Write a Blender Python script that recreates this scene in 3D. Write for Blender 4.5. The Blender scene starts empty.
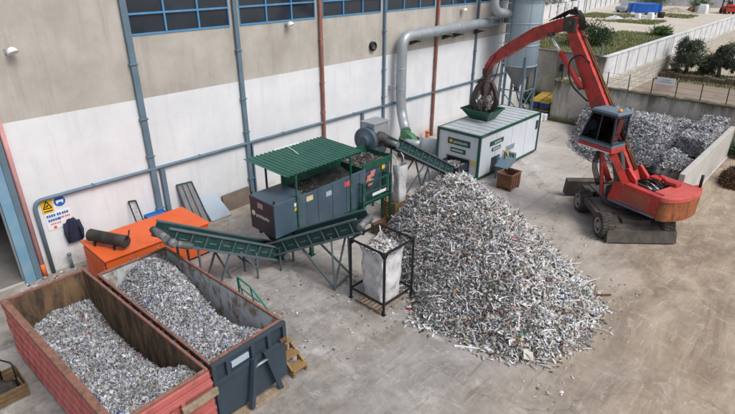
import bpy, math, random
import numpy as np
from mathutils import Vector, Matrix
random.seed(7); rng = np.random.default_rng(11)
S = bpy.context.scene
COL = S.collection
R = math.radians

# ------------------------------------------------------------------ materials
def nt(name):
    m = bpy.data.materials.new(name); m.use_nodes = True
    n = m.node_tree.nodes; l = m.node_tree.links
    b = n['Principled BSDF']
    return m, n, l, b

def mixc(n, l, fac, a, b, mode='MIX'):
    x = n.new('ShaderNodeMix'); x.data_type = 'RGBA'; x.blend_type = mode
    for i, v in ((0, fac), (6, a), (7, b)):
        if hasattr(v, 'links'): l.new(v, x.inputs[i])
        elif i == 0: x.inputs[0].default_value = v
        else: x.inputs[i].default_value = (*v, 1) if len(v) == 3 else v
    return x.outputs[2]

def noise(n, l, co, scale, detail=6, rough=.6, stretch=None, dist=0):
    if stretch:
        mp = n.new('ShaderNodeMapping'); mp.inputs['Scale'].default_value = stretch
        l.new(co, mp.inputs[0]); co = mp.outputs[0]
    t = n.new('ShaderNodeTexNoise'); t.inputs['Scale'].default_value = scale
    t.inputs['Detail'].default_value = detail; t.inputs['Roughness'].default_value = rough
    t.inputs['Distortion'].default_value = dist
    l.new(co, t.inputs['Vector']); return t.outputs[0]

def ramp(n, l, v, a, b, ca=0., cb=1.):
    r = n.new('ShaderNodeMapRange'); r.clamp = True
    l.new(v, r.inputs[0])
    for i, x in enumerate((a, b, ca, cb)): r.inputs[i + 1].default_value = x
    return r.outputs[0]

def coords(n): return n.new('ShaderNodeTexCoord').outputs['Object']

def mat(name, col, rough=.6, metal=0., var=.14, scale=1.6, dirt=None, damt=.5, dscale=1.2, dlo=.5, dhi=.68, stretch=None,
        bump=.0, bscale=30., spec=.4):
    m, n, l, b = nt(name); co = coords(n)
    c = np.array(col)
    v = noise(n, l, co, scale)
    out = mixc(n, l, ramp(n, l, v, .3, .7), tuple(np.clip(c * (1 - var), 0, 1)), tuple(np.clip(c * (1 + var), 0, 1)))
    rg = None
    if dirt is not None:
        d = noise(n, l, co, dscale, 9, .68, stretch, .3)
        f = ramp(n, l, d, dlo, dhi, 0, damt)
        out = mixc(n, l, f, out, dirt)
        rg = ramp(n, l, d, dlo, dhi, rough, min(1, rough + .25))
    l.new(out, b.inputs['Base Color'])
    b.inputs['Roughness'].default_value = rough
    if rg is not None: l.new(rg, b.inputs['Roughness'])
    b.inputs['Metallic'].default_value = metal
    b.inputs['Specular IOR Level'].default_value = spec
    if bump:
        bn = n.new('ShaderNodeBump'); bn.inputs['Strength'].default_value = bump; bn.inputs['Distance'].default_value = .02
        l.new(noise(n, l, co, bscale), bn.inputs['Height']); l.new(bn.outputs[0], b.inputs['Normal'])
    return m

RUST = (.12, .055, .03); GRIME = (.07, .06, .05); DUST = (.36, .33, .29)
M = {}
M['white_sheet'] = mat('white_painted_sheet', (.58, .62, .67), .45, 0, .05, .8, (.42, .40, .36), .5, 1.1, .52, .75, (3, 3, .35))
M['green'] = mat('dark_green_paint', (.012, .075, .05), .45, 0, .2, 2, DUST, .35, 1.8, .55, .8)
M['green_roof'] = mat('green_sheet_roof', (.022, .105, .082), .42, 0, .14, 1.2, (.09, .18, .15), .5, 1.5, .5, .75)
M['machine'] = mat('blue_grey_paint', (.058, .092, .125), .45, 0, .12, 1.2, (.16, .17, .17), .45, 1.4, .5, .78)
M['machine_dark'] = mat('charcoal_blue_paint', (.032, .042, .058), .45, 0, .12, 1.2, (.10, .10, .10), .4, 1.4, .52, .8)
M['steel_blue'] = mat('grey_blue_steel', (.115, .175, .225), .5, .0, .14, 1.4, (.10, .075, .055), .6, 2.2, .56, .76, (2, 2, .4))
M['galv'] = mat('galvanised_steel', (.36, .40, .43), .42, .35, .14, 1.1, (.20, .20, .20), .5, 1.5, .5, .75)
M['silo'] = mat('silo_paint', (.30, .38, .44), .5, .1, .08, .7, (.18, .20, .21), .55, .8, .5, .75, (3, 3, .25))
M['black_steel'] = mat('black_steel', (.018, .019, .02), .5, .2, .2, 3, RUST, .35, 3, .56, .75)
M['rubber'] = mat('black_rubber', (.022, .021, .02), .75, 0, .2, 3, (.14, .12, .10), .5, 2.5, .5, .75)
M['tyre'] = mat('dusty_tyre', (.045, .04, .036), .85, 0, .3, 3, (.13, .11, .09), .6, 3, .46, .66)
M['rim'] = mat('dusty_grey_rim', (.30, .28, .26), .7, 0, .15, 3, (.16, .14, .12), .6, 3, .48, .66)
M['jamb'] = mat('pale_blue_jamb', (.15, .30, .42), .55, 0, .1, 1, (.26, .33, .37), .6, 2, .48, .7)
M['screen'] = mat('grey_screen', (.20, .20, .205), .7, 0, .2, 2)
M['conv_rail'] = mat('dark_blue_grey_rail', (.085, .118, .14), .5, 0, .16, 1.6, (.16, .15, .14), .6, 2.2, .5, .7)
M['motor_grey'] = mat('grey_motor', (.17, .18, .19), .5, .2, .2, 2, (.09, .085, .08), .8, 3, .45, .6)
M['conv_green'] = mat('very_dark_green_panel', (.010, .045, .04), .5, 0, .2, 2, (.09, .10, .09), .5, 2.5, .5, .75)
M['belt'] = mat('conveyor_belt', (.02, .022, .022), .7, 0, .3, 4, (.15, .14, .13), .5, 4, .5, .7)
M['orange'] = mat('orange_paint', (.66, .115, .026), .45, 0, .08, .8, (.36, .085, .03), .5, 1.3, .5, .8)
M['red_machine'] = mat('worn_red_paint', (.50, .04, .035), .45, 0, .16, 1.3, (.17, .05, .035), .8, 2.8, .45, .64)
M['red_faded'] = mat('faded_red_deck', (.56, .10, .085), .55, 0, .14, 1.2, (.24, .075, .05), .65, 2.3, .5, .72)
M['ballast'] = mat('rusty_ochre_ballast', (.33, .105, .04), .65, 0, .3, 1.6, (.11, .05, .025), .85, 2.8, .44, .62, (1.5, 1.5, .5), .2)
M['mach_grime'] = mat('greasy_black_frame', (.055, .048, .043), .65, 0, .25, 2, (.11, .09, .075), .6, 1.8, .48, .7, None, .3, 12)
M['rust'] = mat('brown_rust', (.16, .075, .035), .8, 0, .3, 2.5, (.05, .03, .02), .7, 2, .48, .7, None, .4)
M['grapple'] = mat('rusty_grapple', (.075, .056, .05), .6, .25, .3, 4, (.06, .03, .02), .7, 4, .48, .65)
M['chrome'] = mat('polished_rod', (.7, .72, .74), .2, .9, .03)
M['glass'] = mat('dark_glass', (.024, .033, .046), .08, 0, .3, .6, spec=.6)
M['cab_paint'] = mat('grey_blue_cab', (.13, .18, .23), .45, 0, .1, 1.5, (.10, .10, .10), .5, 2, .52, .75)
M['yellow'] = mat('yellow_paint', (.75, .45, .02), .5, 0, .1)
M['blue_paint'] = mat('blue_box_paint', (.012, .045, .14), .5, 0, .15, 2, DUST, .35, 2, .55, .8)
M['bright_blue'] = mat('bright_blue', (.012, .12, .42), .5, 0, .1)
M['blue_frame'] = mat('blue_window_frame', (.075, .25, .46), .5, 0, .08, 1, (.25, .33, .38), .5, 2, .5, .8)
M['cont_red'] = mat('salmon_red_container', (.40, .115, .105), .6, 0, .15, 1.1, (.17, .06, .045), .7, 1.8, .52, .74, (1.6, 1.6, .6), .15)
M['cont_rust'] = mat('rusty_container_interior', (.155, .095, .052), .75, 0, .35, 1.5, (.04, .032, .028), .9, 1.7, .44, .60, (2, 2, .5), .25)
M['rim_rust'] = mat('scuffed_rim', (.27, .13, .095), .7, 0, .3, 3, (.09, .06, .045), .8, 3, .44, .62)
M['cont_blue'] = mat('navy_container', (.034, .052, .072), .5, 0, .12, 1.1, (.08, .07, .06), .45, 1.8, .55, .8, (1.6, 1.6, .6), .1)
M['cont_in'] = mat('pale_scraped_interior', (.47, .51, .53), .6, 0, .12, 1.4, (.19, .10, .045), .85, 2.0, .47, .60, (1.2, 1.2, .7), .15)
M['timber'] = mat('weathered_timber', (.29, .225, .165), .8, 0, .3, 6, (.09, .07, .05), .6, 4, .48, .7, (6, 1, 1), .3)
M['dusty_steel'] = mat('dusty_frame_steel', (.065, .057, .05), .7, 0, .25, 1.5, (.14, .12, .10), .8, 1.8, .45, .65, None, .3, 12)
M['step_paint'] = mat('ochre_step_timber', (.26, .16, .065), .75, 0, .2, 3, (.16, .11, .06), .6, 4, .5, .72, None, .2)
M['bag'] = mat('white_woven_bag', (.60, .60, .62), .8, 0, .07, 2, (.30, .28, .27), .75, 3.2, .48, .66, None, .5, 22)
M['red_pipe'] = mat('red_oxide_pipe', (.27, .095, .075), .55, 0, .2, 1.0, (.30, .23, .21), .85, 1.5, .45, .65, (3, 3, .4))
M['pink_pipe'] = mat('faded_red_downpipe', (.78, .40, .40), .5, 0, .2, .9, (.55, .42, .42), .8, 1.2, .46, .62, (3, 3, .5))
M['orange_pipe'] = mat('orange_pipe_foot', (.6, .14, .04), .5)
M['white_plastic'] = mat('white_plastic', (.72, .73, .74), .4, 0, .05)
M['navy_cloth'] = mat('navy_cloth', (.018, .022, .05), .9, 0, .3, 5, None, bump=.5, bscale=20)
M['sheet_blue'] = mat('pale_blue_board', (.36, .44, .52), .5, 0, .06, 1, (.28, .30, .30), .5, 2)
M['concrete_slab'] = mat('precast_concrete', (.47, .455, .43), .85, 0, .08, 1.1, (.30, .27, .23), .5, 1.6, .5, .75, None, .25)
M['hose'] = mat('hydraulic_hose', (.012, .012, .013), .45)
M['lamp_orange'] = mat('amber_lens', (.85, .28, .02), .25)
M['red_sticker'] = mat('red_sticker', (.62, .09, .10), .5)
M['teal'] = mat('teal_rail_paint', (.03, .22, .16), .5, 0, .15, 2, RUST, .4, 3, .56, .75)
M['tarp_blue'] = mat('blue_tarpaulin', (.012, .10, .42), .5, 0, .15, 1.2)
M['bark'] = mat('grey_bark', (.09, .07, .055), .9, 0, .3, 5, bump=.5, bscale=10)
M['dry_brush'] = mat('dry_brown_twigs', (.085, .05, .028), .9, 0, .4, 3)
M['blower_green'] = mat('green_blower', (.08, .22, .11), .5, 0, .15, 2, GRIME, .5, 2, .5, .75)
M['seat'] = mat('dark_red_seat', (.10, .02, .022), .8)

def leaf_mat(name, a, b, c):
    m, n, l, bs = nt(name)
    g = n.new('ShaderNodeNewGeometry'); r = n.new('ShaderNodeValToRGB')
    e = r.color_ramp.elements; e[0].color = (*a, 1); e[1].color = (*c, 1); e[1].position = 1
    x = r.color_ramp.elements.new(.5); x.color = (*b, 1)
    l.new(g.outputs['Random Per Island'], r.inputs[0]); l.new(r.outputs[0], bs.inputs['Base Color'])
    bs.inputs['Roughness'].default_value = .65; bs.inputs['Specular IOR Level'].default_value = .25
    return m
M['olive_leaf'] = leaf_mat('olive_leaves', (.04, .058, .038), (.08, .10, .068), (.155, .175, .13))
M['bush_leaf'] = leaf_mat('bush_leaves', (.035, .075, .02), (.06, .115, .03), (.10, .15, .045))
M['grass'] = leaf_mat('rough_grass', (.14, .175, .06), (.22, .245, .10), (.40, .37, .22))
M['dark_leaf'] = leaf_mat('dark_leaves', (.02, .04, .018), (.035, .06, .025), (.06, .09, .04))

def shred_mat(name, stops, rough=.55):
    m, n, l, bs = nt(name)
    g = n.new('ShaderNodeNewGeometry'); r = n.new('ShaderNodeValToRGB'); r.color_ramp.interpolation = 'CONSTANT'
    e = r.color_ramp.elements
    for k, (p, c) in enumerate(stops):
        x = e[k] if k < 2 else e.new(p)
        x.position = p; x.color = (*c, 1)
    l.new(g.outputs['Random Per Island'], r.inputs[0])
    v = noise(n, l, coords(n), 2.2, 8, .75)
    out = mixc(n, l, ramp(n, l, v, .44, .62, 0, .55), r.outputs[0], (.15, .135, .115))
    l.new(out, bs.inputs['Base Color']); bs.inputs['Roughness'].default_value = rough
    bs.inputs['Specular IOR Level'].default_value = .35
    return m
W1 = (.78, .79, .80); W2 = (.66, .67, .69); G1 = (.48, .49, .51); G2 = (.27, .28, .29); K = (.035, .035, .04)
M['shred'] = shred_mat('shredded_profile_mix', [(0, W1), (.15, W2), (.36, G1), (.55, (.56, .50, .41)), (.68, G2), (.78, K), (.85, (.20, .13, .085)),
    (.905, (.12, .085, .07)), (.935, (.34, .035, .035)), (.946, (.05, .13, .30)), (.953, (.04, .22, .14)), (.959, (.42, .21, .07)), (.968, (.33, .34, .36))])
M['shred_fine'] = shred_mat('fine_shredded_mix', [(0, (.66, .68, .71)), (.10, (.55, .57, .61)), (.32, (.41, .43, .47)), (.56, (.26, .275, .30)), (.76, (.05, .05, .055)), (.85, (.13, .14, .165)), (.91, (.33, .25, .17)),
    (.94, (.45, .47, .50)), (.965, (.40, .04, .05)), (.975, (.03, .14, .40)), (.985, (.20, .12, .08))])
M['shred_long'] = shred_mat('long_profile_offcuts', [(0, W1), (.3, (.55, .53, .48)), (.5, G1), (.68, (.50, .42, .30)), (.8, (.16, .10, .07)), (.92, (.07, .07, .075))])
M['shred_base'] = mat('fines_with_gap_shade', (.11, .108, .105), .9, 0, .5, 14, (.26, .255, .25), .7, 18, .5, .6)  # heap base of fines, coloured dark to paint in shade between pieces

# --- special setting materials
def ground_mat():
    m, n, l, b = nt('yard_concrete'); co = coords(n)
    N = lambda *a, **k: noise(n, l, co, *a, **k)
    def dot(v):
        d = n.new('ShaderNodeVectorMath'); d.operation = 'DOT_PRODUCT'; d.inputs[1].default_value = v; l.new(co, d.inputs[0]); return d.outputs['Value']
    def madd(x, k, y):
        q = n.new('ShaderNodeMath'); q.operation = 'MULTIPLY_ADD'; l.new(x, q.inputs[0]); q.inputs[1].default_value = k; l.new(y, q.inputs[2]); return q.outputs[0]
    def mul(x, y):
        q = n.new('ShaderNodeMath'); q.operation = 'MULTIPLY'; l.new(x, q.inputs[0]); l.new(y, q.inputs[1]); return q.outputs[0]
    c = mixc(n, l, ramp(n, l, N(.35, 8, .65), .36, .62), (.35, .335, .32), (.47, .455, .44))
    c = mixc(n, l, ramp(n, l, N(.22, 7, .7), .50, .62, 0, .6), c, (.40, .355, .30))            # sandy film
    big = N(.16, 5, .6)
    wy = madd(big, 7., dot((0, 1, 0)))
    c = mixc(n, l, mul(ramp(n, l, wy, .2, 2.6, 0, .75), ramp(n, l, N(.8, 8, .7), .38, .58, .3, 1)), c, (.40, .325, .235))
    # darker tone, broken up by noise, round the conveyors and containers
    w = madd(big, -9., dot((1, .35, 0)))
    dark_area = mul(ramp(n, l, w, 9.5, 3), ramp(n, l, N(.7, 9, .72, None, .6), .36, .60, .25, 1))
    c = mixc(n, l, mul(dark_area, ramp(n, l, N(1.8, 8, .7), .35, .6, .5, 1)), c, (.185, .175, .168))
    c = mixc(n, l, ramp(n, l, N(.55, 9, .72, None, .7), .54, .68, 0, .5), c, (.25, .232, .212))
    # pale powdery scrapings
    c = mixc(n, l, ramp(n, l, N(.9, 10, .75, (1, .7, 1), .5), .55, .68, 0, .75), c, (.56, .545, .53))
    # brown mud over the south east half of the yard
    mw = madd(big, 12., dot((.35, -1.1, 0)))
    mud = ramp(n, l, mw, 25.5, 32.5, 0, .95)
    tr = N(.55, 9, .72, (.5, 1.6, 1), .7)
    mc = mixc(n, l, ramp(n, l, tr, .38, .62), (.225, .17, .12), (.40, .325, .245))
    mc = mixc(n, l, ramp(n, l, N(1.3, 9, .75, None, .8), .54, .67, 0, .8), mc, (.50, .43, .35))
    c = mixc(n, l, mud, c, mc)
    # tyre scrub marks: stretched, distorted bands in two directions
    for st, sc, th, colr, f in (((.16, 1.5, 1), 2.2, (.57, .66), (.15, .125, .10), .5), ((1.3, .22, 1), 1.9, (.585, .67), (.18, .158, .138), .36), ((.3, 1.7, 1), 3.4, (.58, .66), (.52, .475, .42), .5), ((1.6, .35, 1), 2.8, (.60, .68), (.50, .48, .455), .45)):
        c = mixc(n, l, ramp(n, l, N(sc, 8, .7, st, .9), th[0], th[1], 0, f), c, colr)
    # wheel tracks of the handler: pairs of arcs broken up by noise
    brk = ramp(n, l, N(.5, 6, .65), .40, .60, .1, 1)
    trd = ramp(n, l, N(4., 6, .7, None, 1.), .42, .6, .25, 1)
    for cx, cy, rads in ((8, -36, (24., 25.9)), (34, -34, (20., 21.9)), (14, 3, (15.6, 17.5)), (30, -2, (17.2, 19.1))):
        vm = n.new('ShaderNodeVectorMath'); vm.operation = 'DISTANCE'; vm.inputs[1].default_value = (cx, cy, 0); l.new(co, vm.inputs[0])
        for rr_ in rads:
            q = n.new('ShaderNodeMath'); q.operation = 'SUBTRACT'; l.new(vm.outputs['Value'], q.inputs[0]); q.inputs[1].default_value = rr_
            q2 = n.new('ShaderNodeMath'); q2.operation = 'ABSOLUTE'; l.new(q.outputs[0], q2.inputs[0])
            c = mixc(n, l, mul(mul(ramp(n, l, q2.outputs[0], .34, .2, 0, .55), brk), trd), c, (.15, .125, .10))
    vo = n.new('ShaderNodeTexVoronoi'); vo.feature = 'DISTANCE_TO_EDGE'; vo.inputs['Scale'].default_value = .14
    wv = n.new('ShaderNodeMapping'); l.new(co, wv.inputs[0])
    wn = n.new('ShaderNodeTexNoise'); wn.inputs['Scale'].default_value = .8; wn.inputs['Detail'].default_value = 5; l.new(co, wn.inputs['Vector'])
    wa = n.new('ShaderNodeVectorMath'); wa.operation = 'ADD'; l.new(co, wa.inputs[0]); l.new(wn.outputs['Color'], wa.inputs[1]); l.new(wa.outputs[0], vo.inputs['Vector'])
    c = mixc(n, l, mul(ramp(n, l, vo.outputs['Distance'], .0035, .001, 0, .45), brk), c, (.10, .09, .08))
    fine = N(5.5, 12, .8)
    c = mixc(n, l, ramp(n, l, fine, .46, .34, 0, .35), c, (.18, .162, .146))
    c = mixc(n, l, ramp(n, l, fine, .58, .70, 0, .5), c, (.53, .51, .49))
    c = mixc(n, l, ramp(n, l, N(19, 5, .65), .64, .71, 0, .4), c, (.13, .115, .10))
    c = mixc(n, l, 1., c, (1.02, 1.015, 1.01), 'MULTIPLY')
    l.new(c, b.inputs['Base Color'])
    l.new(ramp(n, l, N(.55, 9, .72, None, .7), .45, .7, .9, .62), b.inputs['Roughness'])
    b.inputs['Specular IOR Level'].default_value = .3
    bn = n.new('ShaderNodeBump'); bn.inputs['Strength'].default_value = .5; bn.inputs['Distance'].default_value = .04
    l.new(fine, bn.inputs['Height']); l.new(bn.outputs[0], b.inputs['Normal'])
    return m
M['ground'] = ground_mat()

def wall_white():
    m, n, l, b = nt('white_painted_wall'); co = coords(n)
    c = mixc(n, l, ramp(n, l, noise(n, l, co, .5, 6), .36, .64), (.62, .64, .67), (.72, .735, .76))
    c = mixc(n, l, ramp(n, l, noise(n, l, co, 1.3, 8, .7, (2.2, 2.2, .2)), .52, .68, 0, .45), c, (.55, .545, .54))
    sx = n.new('ShaderNodeSeparateXYZ'); l.new(co, sx.inputs[0])
    low = ramp(n, l, sx.outputs[2], .0, .9, 1, 0)
    bl = noise(n, l, co, 2.2, 8, .7)
    mm = n.new('ShaderNodeMath'); mm.operation = 'MULTIPLY'; l.new(low, mm.inputs[0]); l.new(ramp(n, l, bl, .3, .6), mm.inputs[1])
    c = mixc(n, l, mm.outputs[0], c, (.40, .36, .32))
    # faint horizontal formwork joint of the precast panels
    w = n.new('ShaderNodeMath'); w.operation = 'PINGPONG'; w.inputs[1].default_value = .62; l.new(sx.outputs[2], w.inputs[0])
    c = mixc(n, l, ramp(n, l, w.outputs[0], .0, .012, .28, 0), c, (.50, .50, .51))
    l.new(c, b.inputs['Base Color']); b.inputs['Roughness'].default_value = .6
    return m
M['wall_white'] = wall_white()

def wall_conc():
    m, n, l, b = nt('bare_panel_concrete'); co = coords(n)
    c = mixc(n, l, ramp(n, l, noise(n, l, co, .45, 8, .65), .36, .62), (.35, .325, .29), (.47, .445, .405))
    c = mixc(n, l, ramp(n, l, noise(n, l, co, .9, 9, .75, (2.5, 2.5, .22)), .5, .70, 0, .65), c, (.30, .275, .245))
    c = mixc(n, l, ramp(n, l, noise(n, l, co, 1.7, 8, .7, (1, 1, 1), .5), .6, .72, 0, .4), c, (.52, .50, .465))
    c = mixc(n, l, ramp(n, l, noise(n, l, co, .55, 6, .7, (1, 1, 4)), .64, .72, 0, .55), c, (.46, .35, .21))
    c = mixc(n, l, ramp(n, l, noise(n, l, co, 3.5, 8, .75), .62, .70, 0, .7), c, (.60, .58, .55))
    l.new(c, b.inputs['Base Color']); b.inputs['Roughness'].default_value = .85
    return m
M['wall_conc'] = wall_conc()

def stained(name, ca, cb, stain, top, drip=False):
    m, n, l, b = nt(name); co = coords(n)
    c = mixc(n, l, ramp(n, l, noise(n, l, co, .7, 8, .7), .4, .6), ca, cb)
    c = mixc(n, l, ramp(n, l, noise(n, l, co, .45, 8, .7, (1, 1, .8), .5), .50, .62, 0, .9), c, top)
    c = mixc(n, l, ramp(n, l, noise(n, l, co, .8, 9, .75, (1.8, 1.8, .18)), .49, .60, 0, .85), c, stain)
    c = mixc(n, l, ramp(n, l, noise(n, l, co, .3, 9, .75, (1, 1, 2.2)), .50, .62, 0, .6), c, tuple(x * (.85 if drip else .7) for x in ca))
    if drip:
        sx = n.new('ShaderNodeSeparateXYZ'); l.new(co, sx.inputs[0])
        q = n.new('ShaderNodeMath'); q.operation = 'MULTIPLY_ADD'; l.new(noise(n, l, co, 1.3, 8, .7, (1, 1, .12)), q.inputs[0]); q.inputs[1].default_value = 4.2; l.new(sx.outputs[2], q.inputs[2])
        c = mixc(n, l, ramp(n, l, q.outputs[0], 4.45, 5.2, 0, .85), c, (.085, .078, .062))
        q2 = n.new('ShaderNodeMath'); q2.operation = 'MULTIPLY_ADD'; l.new(noise(n, l, co, 1.1, 8, .7), q2.inputs[0]); q2.inputs[1].default_value = -2.2; l.new(sx.outputs[2], q2.inputs[2])
        c = mixc(n, l, ramp(n, l, q2.outputs[0], -.55, -1.0, 0, .8), c, (.13, .115, .08))
    l.new(c, b.inputs['Base Color']); b.inputs['Roughness'].default_value = .9
    bn = n.new('ShaderNodeBump'); bn.inputs['Strength'].default_value = .4; bn.inputs['Distance'].default_value = .03
    l.new(noise(n, l, co, 6, 8, .7), bn.inputs['Height']); l.new(bn.outputs[0], b.inputs['Normal'])
    return m
M['old_wall'] = stained('old_rendered_wall', (.40, .37, .325), (.50, .47, .42), (.25, .23, .20), (.60, .57, .52), True)
M['block_wall'] = stained('grey_block_wall', (.24, .23, .21), (.32, .305, .28), (.13, .125, .11), (.36, .35, .33))
M['pale_wall'] = stained('pale_precast_wall', (.55, .56, .58), (.62, .63, .65), (.48, .49, .50), (.66, .67, .69))
M['moss'] = mat('mossy_coping', (.11, .10, .065), .95, 0, .35, 2, (.055, .065, .025), .8, 1.6, .45, .62)

def stone_mat():
    m, n, l, b = nt('pale_stone_courses'); co = coords(n)
    mp = n.new('ShaderNodeMapping'); mp.inputs['Rotation'].default_value = (R(90), 0, 0); l.new(co, mp.inputs[0])
    br = n.new('ShaderNodeTexBrick'); br.inputs['Scale'].default_value = 1.; br.inputs['Brick Width'].default_value = .9
    br.inputs['Row Height'].default_value = .36; br.inputs['Mortar Size'].default_value = .03
    br.inputs['Color1'].default_value = (.40, .375, .335, 1); br.inputs['Color2'].default_value = (.50, .475, .43, 1); br.inputs['Mortar'].default_value = (.27, .245, .21, 1)
    l.new(mp.outputs[0], br.inputs['Vector'])
    c = mixc(n, l, ramp(n, l, noise(n, l, co, 2, 8, .7), .45, .7, 0, .6), br.outputs[0], (.30, .27, .23))
    l.new(c, b.inputs['Base Color']); b.inputs['Roughness'].default_value = .9
    return m
M['stone'] = stone_mat()

def dirt_mat(name, a, b_, g, gth=(.55, .66), sc=.12):
    m, n, l, b = nt(name); co = coords(n)
    c = mixc(n, l, ramp(n, l, noise(n, l, co, .25, 9, .7), .3, .7), a, b_)
    c = mixc(n, l, ramp(n, l, noise(n, l, co, sc, 8, .65, (.7, 1.4, 1)), gth[0], gth[1], 0, .8), c, g)
    c = mixc(n, l, ramp(n, l, noise(n, l, co, 3, 6, .7), .55, .75, 0, .4), c, tuple(x * .6 for x in a))
    l.new(c, b.inputs['Base Color']); b.inputs['Roughness'].default_value = .95
    return m
M['lot'] = dirt_mat('sandy_lot', (.44, .39, .32), (.56, .51, .44), (.52, .42, .30))
M['terrace'] = dirt_mat('brown_field', (.20, .155, .12), (.30, .245, .195), (.14, .105, .08), (.50, .6), .35)
M['sand'] = dirt_mat('sandy_bank', (.33, .275, .21), (.43, .37, .29), (.20, .22, .10), (.56, .64), .3)
M['floor_in'] = mat('hall_floor', (.22, .21, .20), .6, 0, .15, .8, (.12, .115, .11), .6, 1, .48, .7)
M['dark_in'] = mat('hall_interior', (.12, .12, .12), .9)
M['roofing'] = mat('grey_roofing', (.30, .30, .30), .8, 0, .15, .6)
# ------------------------------------------------------------------ mesh builder
INV = {}
def thing(name, label, cat, loc=(0, 0, 0), rot=0., group=None):
    o = bpy.data.objects.new(name, None); o.empty_display_size = .3; COL.objects.link(o)
    o.location = loc; o.rotation_euler = (0, 0, rot)
    o['label'] = label; o['category'] = cat
    if group: o['group'] = group
    INV[o] = (Matrix.Translation(loc) @ Matrix.Rotation(rot, 4, 'Z')).inverted()
    return o

def tag(o, label=None, cat=None, group=None, kind=None):
    if label: o['label'] = label
    if cat: o['category'] = cat
    if group: o['group'] = group
    if kind: o['kind'] = kind
    return o

def orient(d, up=(0, 0, 1)):
    d = Vector(d).normalized(); u = Vector(up)
    if abs(d.dot(u)) > .999: u = Vector((0, 1, 0))
    s = d.cross(u).normalized(); t = s.cross(d)
    return d, s, t

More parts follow.
